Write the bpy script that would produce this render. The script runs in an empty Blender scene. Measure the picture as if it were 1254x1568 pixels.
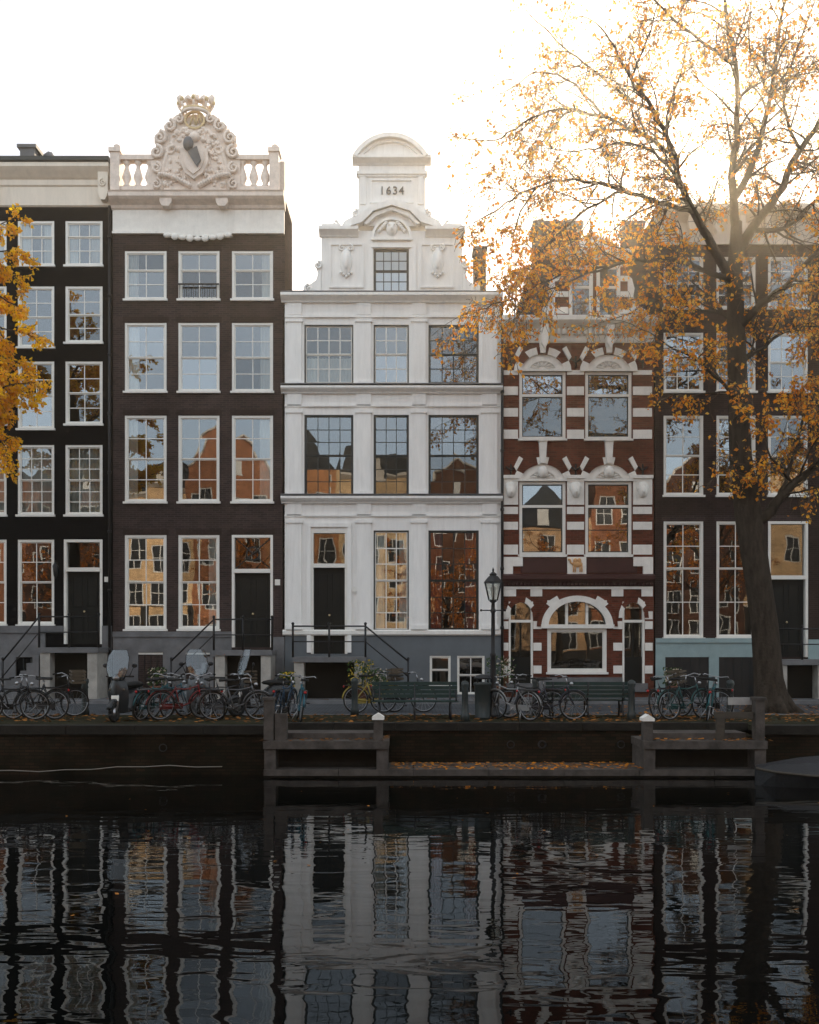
import bpy, math, random, bmesh
from mathutils import Vector, Matrix
R=random.Random(7)
S=48.0
def U(px): return (px-627)/S
def V(py): return (1070-py)/S
def P(px,py,y):
    k=(33+y)/1584.0
    return Vector(((px-627)*k, y, 1.9+(980-py)*k))
pi=math.pi
sc=bpy.context.scene
# ---------------------------------------------------------------- materials
def newmat(name):
    m=bpy.data.materials.new(name); m.use_nodes=True
    nt=m.node_tree; nt.nodes.clear()
    o=nt.nodes.new('ShaderNodeOutputMaterial')
    return m,nt,o
def L(nt,a,b): nt.links.new(a,b)
def M(name,col,rough=.6,metal=0,var=.18,scale=3,bump=0.0,stretch=(1,1,1),bscale=None,spec=.3,stain=0):
    m,nt,o=newmat(name)
    b=nt.nodes.new('ShaderNodeBsdfPrincipled')
    tc=nt.nodes.new('ShaderNodeTexCoord'); mp=nt.nodes.new('ShaderNodeMapping')
    mp.inputs['Scale'].default_value=stretch
    L(nt,tc.outputs['Object'],mp.inputs[0])
    n=nt.nodes.new('ShaderNodeTexNoise'); n.inputs['Scale'].default_value=scale; n.inputs['Detail'].default_value=6
    n.inputs['Roughness'].default_value=.65
    L(nt,mp.outputs[0],n.inputs['Vector'])
    mr=nt.nodes.new('ShaderNodeMapRange'); mr.inputs[1].default_value=.3; mr.inputs[2].default_value=.7
    L(nt,n.outputs[0],mr.inputs[0])
    mx=nt.nodes.new('ShaderNodeMix'); mx.data_type='RGBA'
    mx.inputs[6].default_value=tuple(c*(1-var) for c in col)+(1,)
    mx.inputs[7].default_value=tuple(min(1,c*(1+var)) for c in col)+(1,)
    L(nt,mr.outputs[0],mx.inputs[0]); out=mx.outputs[2]
    if stain:
        n3=nt.nodes.new('ShaderNodeTexNoise'); n3.inputs['Scale'].default_value=1.0; n3.inputs['Detail'].default_value=7; n3.inputs['Roughness'].default_value=.75
        mp3=nt.nodes.new('ShaderNodeMapping'); mp3.inputs['Scale'].default_value=(5,5,.35); L(nt,tc.outputs['Object'],mp3.inputs[0]); L(nt,mp3.outputs[0],n3.inputs['Vector'])
        mr3=nt.nodes.new('ShaderNodeMapRange'); mr3.inputs[1].default_value=.52; mr3.inputs[2].default_value=.8; mr3.inputs[3].default_value=0; mr3.inputs[4].default_value=stain
        L(nt,n3.outputs[0],mr3.inputs[0])
        m3=nt.nodes.new('ShaderNodeMix'); m3.data_type='RGBA'; m3.inputs[7].default_value=(.30,.28,.25,1)
        L(nt,mr3.outputs[0],m3.inputs[0]); L(nt,out,m3.inputs[6]); out=m3.outputs[2]
    L(nt,out,b.inputs['Base Color'])
    b.inputs['Roughness'].default_value=rough; b.inputs['Metallic'].default_value=metal
    b.inputs['Specular IOR Level'].default_value=spec
    if bump:
        bp=nt.nodes.new('ShaderNodeBump'); bp.inputs['Strength'].default_value=bump; bp.inputs['Distance'].default_value=.03
        n2=nt.nodes.new('ShaderNodeTexNoise'); n2.inputs['Scale'].default_value=bscale or scale*5; n2.inputs['Detail'].default_value=5
        L(nt,tc.outputs['Object'],n2.inputs['Vector'])
        L(nt,n2.outputs[0],bp.inputs['Height']); L(nt,bp.outputs[0],b.inputs['Normal'])
    L(nt,b.outputs[0],o.inputs[0]); return m
def BR(name,c1,c2,mort,bw=.22,rh=.066,ms=.009,rough=.85,var=.35,horiz=False):
    m,nt,o=newmat(name)
    b=nt.nodes.new('ShaderNodeBsdfDiffuse'); b.inputs['Roughness'].default_value=.6
    tc=nt.nodes.new('ShaderNodeTexCoord'); sp=nt.nodes.new('ShaderNodeSeparateXYZ'); cb=nt.nodes.new('ShaderNodeCombineXYZ')
    L(nt,tc.outputs['Object'],sp.inputs[0])
    if horiz:
        L(nt,sp.outputs[0],cb.inputs[0]); L(nt,sp.outputs[1],cb.inputs[1])
    else:
        ad=nt.nodes.new('ShaderNodeMath'); L(nt,sp.outputs[0],ad.inputs[0]); L(nt,sp.outputs[1],ad.inputs[1])
        L(nt,ad.outputs[0],cb.inputs[0]); L(nt,sp.outputs[2],cb.inputs[1])
    br=nt.nodes.new('ShaderNodeTexBrick'); br.inputs['Scale'].default_value=1
    br.inputs['Brick Width'].default_value=bw; br.inputs['Row Height'].default_value=rh; br.inputs['Mortar Size'].default_value=ms
    br.inputs['Color1'].default_value=c1+(1,); br.inputs['Color2'].default_value=c2+(1,); br.inputs['Mortar'].default_value=mort+(1,)
    L(nt,cb.outputs[0],br.inputs['Vector'])
    n=nt.nodes.new('ShaderNodeTexNoise'); n.inputs['Scale'].default_value=.9; n.inputs['Detail'].default_value=8; n.inputs['Roughness'].default_value=.7
    L(nt,tc.outputs['Object'],n.inputs['Vector'])
    mr=nt.nodes.new('ShaderNodeMapRange'); mr.inputs[1].default_value=.3; mr.inputs[2].default_value=.7
    mr.inputs[3].default_value=1-var; mr.inputs[4].default_value=1+var
    L(nt,n.outputs[0],mr.inputs[0])
    mx=nt.nodes.new('ShaderNodeMix'); mx.data_type='RGBA'; mx.blend_type='MULTIPLY'; mx.inputs[0].default_value=1
    L(nt,br.outputs[0],mx.inputs[6]); L(nt,mr.outputs[0],mx.inputs[7]); L(nt,mx.outputs[2],b.inputs['Color'])
    L(nt,b.outputs[0],o.inputs[0]); return m
def glassmat(name,fac=.23,tint=(.55,.58,.57),bump=.05,gc=(.92,.96,1)):
    m,nt,o=newmat(name)
    t=nt.nodes.new('ShaderNodeBsdfTransparent'); t.inputs[0].default_value=tint+(1,)
    g=nt.nodes.new('ShaderNodeBsdfGlossy'); g.inputs['Roughness'].default_value=.0; g.inputs[0].default_value=gc+(1,)
    mx=nt.nodes.new('ShaderNodeMixShader')
    lw=nt.nodes.new('ShaderNodeFresnel'); lw.inputs[0].default_value=1.5
    ad=nt.nodes.new('ShaderNodeMath'); ad.inputs[1].default_value=fac; ad.use_clamp=True
    L(nt,lw.outputs[0],ad.inputs[0]); L(nt,ad.outputs[0],mx.inputs[0]); L(nt,t.outputs[0],mx.inputs[1]); L(nt,g.outputs[0],mx.inputs[2])
    tc=nt.nodes.new('ShaderNodeTexCoord'); n=nt.nodes.new('ShaderNodeTexNoise'); n.inputs['Scale'].default_value=1.5; n.inputs['Detail'].default_value=1.0
    L(nt,tc.outputs['Object'],n.inputs['Vector'])
    bp=nt.nodes.new('ShaderNodeBump'); bp.inputs['Strength'].default_value=bump; bp.inputs['Distance'].default_value=.02
    L(nt,n.outputs[0],bp.inputs['Height']); L(nt,bp.outputs[0],g.inputs['Normal'])
    L(nt,mx.outputs[0],o.inputs[0]); return m
def leafmat(name,col,tr=.5):
    m,nt,o=newmat(name)
    d=nt.nodes.new('ShaderNodeBsdfDiffuse'); d.inputs[0].default_value=col+(1,)
    t=nt.nodes.new('ShaderNodeBsdfTranslucent'); t.inputs[0].default_value=tuple(min(1,c*1.3) for c in col)+(1,)
    mx=nt.nodes.new('ShaderNodeMixShader'); mx.inputs[0].default_value=tr
    L(nt,d.outputs[0],mx.inputs[1]); L(nt,t.outputs[0],mx.inputs[2]); L(nt,mx.outputs[0],o.inputs[0]); return m

m_white=M('white_plaster',(.86,.845,.82),.6,var=.06,scale=2.2,stretch=(3,3,.5),bump=.06,spec=.15,stain=.25)
m_trim=M('white_trim_paint',(.80,.77,.72),.5,var=.08,scale=4,stain=.3)
m_cream=M('cream_paint',(.76,.68,.58),.5,var=.08,scale=2,stretch=(2,2,.6),stain=.25)
m_pink=M('weathered_sandstone_paint',(.72,.62,.55),.65,var=.16,scale=5,bump=.3,stain=.4)
m_frame=M('window_frame_white',(.78,.76,.71),.4,var=.05)
m_dframe=M('window_frame_dark',(.02,.026,.027),.35,var=.1)
m_black=BR('black_painted_brick',(.006,.006,.008),(.009,.009,.011),(.005,.005,.006),var=.3)
m_brown=BR('brown_brick',(.068,.047,.044),(.036,.027,.029),(.088,.068,.062))
m_dark=BR('dark_brick',(.050,.031,.028),(.032,.021,.021),(.058,.045,.042))
m_red=BR('red_brick',(.180,.050,.030),(.100,.030,.020),(.13,.070,.052))
m_stone=M('grey_hardstone',(.14,.14,.145),.7,var=.3,scale=2,bump=.2)
m_lstone=M('pale_hardstone',(.36,.34,.31),.7,var=.25,scale=3,bump=.2)
m_basegrey=M('blue_grey_plaster',(.12,.135,.148),.7,var=.15,scale=1.5)
m_teal=M('pale_teal_plaster',(.27,.36,.37),.6,var=.1)
m_door=M('door_black_green',(.006,.008,.008),.45,var=.2,spec=.2)
m_slate=BR('slate_roof',(.07,.075,.085),(.05,.055,.06),(.03,.03,.03),bw=.25,rh=.18,ms=.01)
m_lead=M('lead_zinc',(.12,.125,.135),.6,var=.2,spec=.1)
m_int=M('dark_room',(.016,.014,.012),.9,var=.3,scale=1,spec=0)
m_curt=M('linen_curtain',(.85,.83,.79),.9,var=.05,spec=0)
m_redcurt=M('red_curtain',(.40,.08,.055),.9,spec=0)
m_iron=M('black_iron',(.012,.012,.014),.4,var=.2)
m_gold=M('weathered_gilding',(.60,.46,.26),.5,.0,var=.2)
GL=[glassmat('window_glass',.16),glassmat('window_glass_old',.09,bump=.08),glassmat('window_glass_bright',.24,bump=.04)]
m_glass=GL[0]
m_glass2=glassmat('lantern_glass',.1,(.9,.9,.85))
m_signred=M('dark_red_paint',(.05,.016,.014),.5)
m_oglass=M('dark_reflective_glass',(.02,.022,.025),.3,spec=.4)
OPP=[False]
# ---------------------------------------------------------------- builder
class G:
    def __init__(s,name,origin=(0,0,0),xf=None):
        s.name=name; s.o=Vector(origin); s.xf=xf; s.p={}
    def add(s,part,mat,vs,fs,smooth=False):
        d=s.p.setdefault(part,dict(v=[],f=[],m=[],s=[],mats=[]))
        if mat not in d['mats']: d['mats'].append(mat)
        mi=d['mats'].index(mat); b=len(d['v'])
        d['v'].extend(Vector(v) for v in vs)
        for f in fs:
            d['f'].append(tuple(i+b for i in f)); d['m'].append(mi); d['s'].append(smooth)
    def box(s,part,mat,x0,x1,y0,y1,z0,z1):
        v=[(x,y,z) for x in (x0,x1) for y in (y0,y1) for z in (z0,z1)]
        s.add(part,mat,v,[(0,1,3,2),(4,6,7,5),(0,4,5,1),(2,3,7,6),(0,2,6,4),(1,5,7,3)])
    def fb(s,part,mat,a,b,c,d,d0,d1):
        s.box(part,mat,U(a),U(b),-d1,-d0,V(d),V(c))
    def prism(s,part,mat,pts,y0,y1):
        n=len(pts); v=[(x,y0,z) for x,z in pts]+[(x,y1,z) for x,z in pts]
        f=[tuple(range(n)),tuple(range(2*n-1,n-1,-1))]+[(i,(i+1)%n,(i+1)%n+n,i+n) for i in range(n)]
        s.add(part,mat,v,f)
    def fpr(s,part,mat,pts,d0,d1):
        s.prism(part,mat,[(U(a),V(b)) for a,b in pts],-d1,-d0)
    def mould(s,part,mat,a,b,prof):
        pr=[(-d,V(y)) for d,y in prof]; pr=[(.05,pr[0][1])]+pr+[(.05,pr[-1][1])]
        n=len(pr); x0,x1=U(a),U(b)
        v=[(x0,y,z) for y,z in pr]+[(x1,y,z) for y,z in pr]
        f=[tuple(range(n)),tuple(range(2*n-1,n-1,-1))]+[(i,(i+1)%n,(i+1)%n+n,i+n) for i in range(n)]
        s.add(part,mat,v,f)
    def lathe(s,part,mat,cx,cy,prof,n=12,smooth=True):
        v=[];f=[]
        for r,z in prof:
            for i in range(n):
                a=2*pi*(i+.5)/n; v.append((cx+r*math.cos(a),cy+r*math.sin(a),z))
        for j in range(len(prof)-1):
            for i in range(n):
                k=(i+1)%n; f.append((j*n+i,j*n+k,(j+1)*n+k,(j+1)*n+i))
        f.append(tuple(range(n-1,-1,-1))); f.append(tuple((len(prof)-1)*n+i for i in range(n)))
        s.add(part,mat,v,f,smooth)
    def tube(s,part,mat,pts,r,n=6,caps=True):
        pts=[Vector(p) for p in pts]
        if not isinstance(r,(list,tuple)): r=[r]*len(pts)
        v=[];f=[]; up=None
        for i,p in enumerate(pts):
            t=(pts[min(i+1,len(pts)-1)]-pts[max(i-1,0)])
            if t.length<1e-7: t=Vector((0,0,1))
            t.normalize()
            if up is None:
                up=Vector((0,0,1)) if abs(t.z)<.9 else Vector((1,0,0))
            a=t.cross(up)
            if a.length<1e-4: a=t.cross(Vector((0,1,.1)))
            a.normalize(); up=a.cross(t)
            for k in range(n):
                q=2*pi*k/n; v.append(p+(a*math.cos(q)+up*math.sin(q))*r[i])
        for i in range(len(pts)-1):
            for k in range(n):
                m=(k+1)%n; f.append((i*n+k,i*n+m,(i+1)*n+m,(i+1)*n+k))
        if caps:
            f.append(tuple(range(n-1,-1,-1))); f.append(tuple((len(pts)-1)*n+k for k in range(n)))
        s.add(part,mat,v,f,True)
    def ell(s,part,mat,c,r,n=8,m=6):
        v=[];f=[]; c=Vector(c)
        for j in range(m+1):
            t=pi*j/m
            for i in range(n):
                a=2*pi*i/n; v.append(c+Vector((r[0]*math.sin(t)*math.cos(a),r[1]*math.sin(t)*math.sin(a),r[2]*math.cos(t))))
        for j in range(m):
            for i in range(n):
                k=(i+1)%n; f.append((j*n+i,j*n+k,(j+1)*n+k,(j+1)*n+i))
        s.add(part,mat,v,f,True)
    def torus(s,part,mat,c,Rr,r,axis='y',n=28,m=6,a0=0,a1=360):
        c=Vector(c); pts=[]
        for i in range(n+1):
            a=math.radians(a0+(a1-a0)*i/n); x=Rr*math.cos(a); z=Rr*math.sin(a)
            pts.append(c+(Vector((x,0,z)) if axis=='y' else (Vector((0,x,z)) if axis=='x' else Vector((x,z,0)))))
        s.tube(part,mat,pts,r,m)
    def ring(s,part,mats,cx,cy,rx0,ry0,rx1,ry1,d0,d1,n,a0=0,a1=180,sub=2):
        for i in range(n):
            inner=[];outer=[]
            for j in range(sub+1):
                a=math.radians(a0+(a1-a0)*(i+j/sub)/n)
                inner.append((cx+rx0*math.cos(a),cy-ry0*math.sin(a))); outer.append((cx+rx1*math.cos(a),cy-ry1*math.sin(a)))
            s.fpr(part,mats[i%len(mats)],inner+outer[::-1],d0,d1)
    def halfdisc(s,part,mat,cx,cy,rx,ry,d0,d1,n=16,a0=0,a1=180):
        s.fpr(part,mat,[(cx+rx*math.cos(math.radians(a0+(a1-a0)*i/n)),cy-ry*math.sin(math.radians(a0+(a1-a0)*i/n))) for i in range(n+1)],d0,d1)
    def spiral(s,part,mat,px,py,r,d,turns=1.6,sgn=1,w=.035,a0=90):
        pts=[];rr=[]
        for i in range(26):
            t=i/25; a=math.radians(a0)+sgn*t*turns*2*pi; q=r*(1-t*.85)
            pts.append((U(px+q*math.cos(a)),-d,V(py-q*math.sin(a)))); rr.append(w*(1-.4*t))
        s.tube(part,mat,pts,rr,5)
    def wall(s,part,mat,a,b,c,d,holes,reveal=.3,y=0):
        xs=sorted({a,b}|{min(max(h[0],a),b) for h in holes}|{min(max(h[1],a),b) for h in holes})
        zs=sorted({c,d}|{min(max(h[2],c),d) for h in holes}|{min(max(h[3],c),d) for h in holes})
        v=[];f=[]
        def q(*p):
            n=len(v); v.extend(p); f.append((n,n+1,n+2,n+3))
        for j in range(len(zs)-1):
            for i in range(len(xs)-1):
                mx=(xs[i]+xs[i+1])/2; my=(zs[j]+zs[j+1])/2
                if any(h[0]<mx<h[1] and h[2]<my<h[3] for h in holes): continue
                X0,X1,Z0,Z1=U(xs[i]),U(xs[i+1]),V(zs[j+1]),V(zs[j])
                q((X0,y,Z0),(X1,y,Z0),(X1,y,Z1),(X0,y,Z1))
        for h in holes:
            X0,X1,Z0,Z1=U(h[0]),U(h[1]),V(h[3]),V(h[2]); r=y+reveal
            q((X0,y,Z0),(X0,r,Z0),(X0,r,Z1),(X0,y,Z1)); q((X1,y,Z0),(X1,y,Z1),(X1,r,Z1),(X1,r,Z0))
            q((X0,y,Z0),(X1,y,Z0),(X1,r,Z0),(X0,r,Z0)); q((X0,y,Z1),(X0,r,Z1),(X1,r,Z1),(X1,y,Z1))
        s.add(part,mat,v,f)
    def shell(s,mat,a,b,top,depth=11,roof=None,base=1070):
        x0,x1=U(a)+.012,U(b)-.012; z0,z1=V(base),V(top)
        v=[(x0,0,z0),(x0,depth,z0),(x0,depth,z1),(x0,0,z1),(x1,0,z0),(x1,depth,z0),(x1,depth,z1),(x1,0,z1)]
        s.add('walls',mat,v,[(0,1,2,3),(4,7,6,5),(1,5,6,2)])
        s.add('roof',roof or m_lead,[(x0,0,z1-.01),(x1,0,z1-.01),(x1,depth,z1-.01),(x0,depth,z1-.01)],[(0,1,2,3)])
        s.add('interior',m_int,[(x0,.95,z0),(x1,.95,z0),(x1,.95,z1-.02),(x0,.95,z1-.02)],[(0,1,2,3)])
    def finish(s,recalc=True,loc=None,rot=0):
        def mk(nm,d):
            me=bpy.data.meshes.new(nm)
            vs=[s.xf(v) if s.xf else v for v in d['v']]
            me.from_pydata([tuple(v-s.o) for v in vs],[],d['f'])
            for m in d['mats']: me.materials.append(m)
            me.polygons.foreach_set('material_index',d['m']); me.polygons.foreach_set('use_smooth',d['s'])
            if recalc:
                bm=bmesh.new(); bm.from_mesh(me); bmesh.ops.recalc_face_normals(bm,faces=bm.faces[:]); bm.to_mesh(me); bm.free()
            me.update()
            ob=bpy.data.objects.new(nm,me); sc.collection.objects.link(ob); return ob
        if len(s.p)==1:
            ob=mk(s.name,list(s.p.values())[0]); root=ob
        else:
            root=bpy.data.objects.new(s.name,None); sc.collection.objects.link(root)
            for k,d in s.p.items():
                c=mk(k,d); c.parent=root
        root.location=s.o if loc is None else loc
        root.rotation_euler[2]=rot
        return root
def curtain(g,x0,x1,y0,y1,mat,y=.3):
    n=max(6,int(abs(x1-x0)/1.6)); v=[];f=[]
    for i in range(n+1):
        x=U(x0+(x1-x0)*i/n); yy=y+.03*math.sin(i*1.9)+R.uniform(-.01,.01)
        v+= [(x,yy,V(y0)),(x,yy,V(y1))]
        if i: f.append((2*i-2,2*i-1,2*i+1,2*i))
    g.add('curtains',mat,v,f,True)
def window(g,x0,x1,y0,y1,nx=2,ny=4,split=None,fw=3.6,fm=None,mm=None,mw=1.3,curt='',sill=True,sillm=None,cm=None):
    fm=fm or m_frame; mm=mm or fm
    F=-.012
    g.fb('window_frames',fm,x0,x0+fw,y0,y1,-.15,F); g.fb('window_frames',fm,x1-fw,x1,y0,y1,-.15,F)
    g.fb('window_frames',fm,x0+fw,x1-fw,y0,y0+fw,-.15,F-.003); g.fb('window_frames',fm,x0+fw,x1-fw,y1-fw*.8,y1,-.15,F-.003)
    a,b,c,d=x0+fw,x1-fw,y0+fw,y1-fw*.8
    if split is None: split=(ny//2)/ny
    ym=c+(d-c)*split
    if OPP[0]:
        g.fb('window_frames',fm,(a+b)/2-1.5,(a+b)/2+1.5,c,d,-.14,-.05); g.fb('window_frames',fm,a,b,ym-1.5,ym+1.5,-.14,-.052)
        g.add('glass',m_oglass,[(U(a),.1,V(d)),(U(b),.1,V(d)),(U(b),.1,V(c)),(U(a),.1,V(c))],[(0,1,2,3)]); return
    sw=1.6
    for (q0,q1,ya) in ((c,ym,.05),(ym,d,.08)):
        g.fb('sashes',mm,a,a+sw,q0,q1,-(ya+.04),-ya); g.fb('sashes',mm,b-sw,b,q0,q1,-(ya+.04),-ya)
        g.fb('sashes',mm,a+sw,b-sw,q0,q0+sw,-(ya+.04),-ya-.002); g.fb('sashes',mm,a+sw,b-sw,q1-sw,q1,-(ya+.04),-ya-.002)
    nt=max(1,int(round(ny*split))); nb=max(1,ny-nt)
    gt=R.gauss(0,.006); gx=R.gauss(0,.006)
    for (q0,q1,n,ya) in ((c+sw,ym-sw,nt,.05),(ym+sw,d-sw,nb,.08)):
        A,B=a+sw,b-sw
        for i in range(1,nx):
            xx=A+(B-A)*i/nx; g.fb('sashes',mm,xx-mw/2,xx+mw/2,q0,q1,-(ya+.032),-ya-.006)
        for j in range(1,n):
            yy=q0+(q1-q0)*j/n; g.fb('sashes',mm,A,B,yy-mw/2,yy+mw/2,-(ya+.03),-ya-.009)
        st=R.gauss(0,.004)+gt; gm=R.choice([GL[0],GL[0],GL[1],GL[2]])
        for i in range(nx):
            for j in range(n):
                X0=U(A+(B-A)*i/nx);X1=U(A+(B-A)*(i+1)/nx);Z1=V(q0+(q1-q0)*j/n);Z0=V(q0+(q1-q0)*(j+1)/n)
                y=ya+.02; t1=(R.gauss(0,.003)+gx)*(X1-X0)/2; t2=(R.gauss(0,.003)+st)*(Z1-Z0)/2
                g.add('glass',gm,[(X0,y-t1-t2,Z0),(X1,y+t1-t2,Z0),(X1,y+t1+t2,Z1),(X0,y-t1+t2,Z1)],[(0,1,2,3)])
    if sill: g.fb('sills',sillm or fm,x0-2,x1+2,y1,y1+3.2,-.1,.09)
    cm=cm or m_curt; w=b-a
    if 'L' in curt: curtain(g,a,a+w*R.uniform(.24,.36),c,d,cm,.15)
    if 'R' in curt: curtain(g,b-w*R.uniform(.24,.36),b,c,d,cm,.15)
    if 'F' in curt: curtain(g,a,b,c,d,cm,.24)
    if 'B' in curt: curtain(g,a,b,c+(d-c)*.55,d,cm,.16)
    if 'T' in curt: curtain(g,a,b,c,c+(d-c)*R.uniform(.3,.5),cm,.16)
def door(g,x0,x1,y0,y1,ytr,fm=None,dm=None,trans='plain'):
    fm=fm or m_frame; dm=dm or m_door
    g.fb('door_frame',fm,x0,x0+4,y0,y1,-.2,.02); g.fb('door_frame',fm,x1-4,x1,y0,y1,-.2,.02)
    g.fb('door_frame',fm,x0+4,x1-4,y0,y0+4,-.2,.017); g.fb('door_frame',fm,x0+4,x1-4,ytr,ytr+6,-.2,.06)
    a,b=x0+4,x1-4
    g.add('glass',GL[1],[(U(a),.12,V(ytr)),(U(b),.12,V(ytr)),(U(b),.12,V(y0+4)),(U(a),.12,V(y0+4))],[(0,1,2,3)])
    cx=(a+b)/2; cy=(y0+4+ytr)/2
    if trans=='cross':
        h=(ytr-y0-4)/2; w=(b-a)/2
        for sx in (-1,1):
            g.tube('sashes',m_dframe,[(U(cx-w*sx),.1,V(cy-h)),(U(cx+w*sx),.1,V(cy+h))],.018,5)
        g.ring('sashes',[m_dframe],cx,cy,9,9,11,11,-.13,-.09,16,0,360,1)
    g.fb('door_leaf',dm,a,b,ytr+6,y1,-.22,-.14)
    h=y1-ytr-6
    for (u0,u1,v0,v1) in ((.12,.44,.06,.48),(.56,.88,.06,.48),(.12,.44,.56,.93),(.56,.88,.56,.93)):
        X0=a+(b-a)*u0;X1=a+(b-a)*u1;Y0=ytr+6+h*v0;Y1=ytr+6+h*v1
        g.fb('door_leaf',dm,X0,X1,Y0,Y0+1.5,-.14,-.115);g.fb('door_leaf',dm,X0,X1,Y1-1.5,Y1,-.14,-.115)
        g.fb('door_leaf',dm,X0,X0+1.5,Y0+1.5,Y1-1.5,-.14,-.118);g.fb('door_leaf',dm,X1-1.5,X1,Y0+1.5,Y1-1.5,-.14,-.118)
    g.ell('door_leaf',m_gold,(U(cx),-.0+.1,V(ytr+6+h*.55)),(.035,.04,.035))
def railing(g,pts,h=.95,part='railing',r=.022):
    up=Vector((0,0,h)); pts=[Vector(p) for p in pts]
    g.tube(part,m_iron,[p+up for p in pts],r*1.3,6); g.tube(part,m_iron,[p+up*.5 for p in pts],r*.9,5)
    for p in pts:
        g.tube(part,m_iron,[p,p+up*1.04],r*1.6,6); g.ell(part,m_iron,p+up*1.08,(r*2.2,r*2.2,r*2.2))
def stoop(g,p0,p1,yt,dirn,n,run,depth=1.25,mat=None):
    mat=mat or m_stone
    zt=V(yt); g.box('stoop',mat,U(p0),U(p1),-depth,-.06,zt-.16,zt)
    g.box('stoop',m_lstone,U(p0)+.04,U(p0)+.34,-depth+.05,-.06,.08,zt-.16); g.box('stoop',m_lstone,U(p1)-.34,U(p1)-.04,-depth+.05,-.06,.08,zt-.16)
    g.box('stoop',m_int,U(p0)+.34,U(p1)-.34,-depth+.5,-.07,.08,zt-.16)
    st=zt/(n+1); x=p1 if dirn>0 else p0
    for i in range(n):
        a=x+dirn*run*i; b=x+dirn*run*(i+1); z=zt-st*(i+1)
        g.box('stoop',mat,min(U(a),U(b)),max(U(a),U(b)),-depth+.03,-.06,.08,z)
    e=x+dirn*run*n
    railing(g,[(U(p0 if dirn>0 else p1),-depth+.08,zt),(U(x),-depth+.08,zt),(U(e),-depth+.08,.3)])
    railing(g,[(U((p0+p1)/2),-depth+.08,zt),(U(p0 if dirn>0 else p1),-depth+.08,zt)])
def drain(g,px,y0,y1,d=.1,mat=None):
    mat=mat or m_iron
    g.tube('drainpipe',mat,[(U(px),-d,V(y0)),(U(px),-d,V(y1))],.045,8)
    for k in range(int((y1-y0)/90)): g.tube('drainpipe',mat,[(U(px),-d,V(y0+45+90*k)),(U(px),-d,V(y0+49+90*k))],.06,8)
# ================================================================ building A
g=G('black_canal_house',(U(-80),0,0))
cols=[(100,157),(27,83),(-45,10),(-118,-63),(-191,-136),(-264,-209)]
rows=[(337,405,4),(437,523,4),(552,648,4),(680,787,6)]
holes=[]
for ci,(a,b) in enumerate(cols):
    for ri,(c,d,ny) in enumerate(rows):
        dd=d+(7 if ci==1 and ri in(1,2) else 0)
        holes.append((a,b,c,dd))
        window(g,a,b,c,dd,3 if ri in(0,3) else 2,ny if ri!=0 else 3,curt=['LR','','','F'][ri] if ci<3 else R.choice(['','L','LR']))
    if ci: 
        holes.append((a,b,825,955)); window(g,a,b,825,955,2,4,curt=R.choice(['','L']))
holes.append((98,157,825,985)); door(g,98,157,825,985,868)
g.wall('walls',m_black,-330,172,315,1070,holes)
g.shell(m_black,-330,172,252)
g.fb('stone_base',m_stone,-330,98,957,968,-.02,.10)
g.fb('stone_base',m_stone,-330,70,968,1005,-.02,.06)
g.fb('stone_base',m_stone,157,171.5,957,1068,-.02,.06)
for a,b in ((-330,-60),(-25,25),(60,70)): g.fb('stone_base',m_stone,a,b,1005,1068,-.02,.06)
for a,b in ((-60,-25),(25,60)):
    for k in range(1,3): g.fb('stone_base',m_dframe,a+(b-a)*k/3-.8,a+(b-a)*k/3+.8,1007,1068,0,.05)
g.mould('cornice',m_cream,-330,171.5,[(0,316),(.05,314),(.05,286),(.1,284),(.1,276),(.16,274),(.34,266),(.42,262),(.42,256)])
g.mould('gutter',m_dframe,-330,172,[(.44,256),(.48,254),(.48,248),(.4,247)])
for a in (154,-20,-160):
    g.fpr('cornice',m_cream,[(a,268),(a+15,268),(a+15,300),(a+11,310),(a+4,310),(a,300)],.05,.3)
    g.spiral('cornice',m_cream,a+7.5,285,6,.32,w=.03)
g.box('roof_hatch',m_lead,U(36),U(58),-.3,1.0,V(249),V(232))
g.box('roof_hatch',m_lead,U(32),U(61),-.35,1.1,V(232),V(227))
g.tube('roof_hatch',m_lead,[(U(66),.3,V(252)),(U(66),.3,V(240)),(U(68),.3,V(234)),(U(72),.2,V(234)),(U(75),.1,V(243))],.16,8)
drain(g,169,316,1060)
g.lathe('wall_lantern',m_iron,U(88),-.2,[(.02,V(885)),(.06,V(880)),(.09,V(866)),(.02,V(860))],6)
g.tube('wall_lantern',m_iron,[(U(88),0,V(862)),(U(88),-.2,V(858))],.015)
stoop(g,80,168,990,-1,6,9)
g.fb('house_number_plate',m_frame,160,166,882,890,0,.02)
g.finish()
# ================================================================ building B
g=G('brown_brick_canal_house',(U(304),0,0))
cols=[(191,255),(273,336),(355,418)]
holes=[]
for ci,(a,b) in enumerate(cols):
    for ri,(c,d) in enumerate([(383,457),(493,598),(635,767)]):
        holes.append((a,b,c,d)); window(g,a,b,c,d,2,[3,4,4][ri],curt=[['L','','R'],['L','','R'],['L','','R']][ri][ci],split=[.38,.5,.5][ri],sillm=m_trim)
    if ci<2: holes.append((a,b,818,962)); window(g,a,b,818,962,2,4,curt=['','R'][ci],fw=4)
holes.append((355,418,818,990)); door(g,355,418,818,990,870,trans='cross')
g.wall('walls',m_brown,173,436,354,1070,holes)
g.shell(m_brown,173,436,299,2.2)
x0,x1=U(173)+.012,U(436)-.012
g.box('rear_block',m_brown,x0,x1,2.2,12,0,V(470))
g.add('roof',m_slate,[(x0,2.2,V(470)),((x0+x1)/2,2.2,V(330)),(x1,2.2,V(470)),(x0,12,V(470)),((x0+x1)/2,12,V(330)),(x1,12,V(470))],[(0,1,4,3),(1,2,5,4),(3,4,5)])
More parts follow.
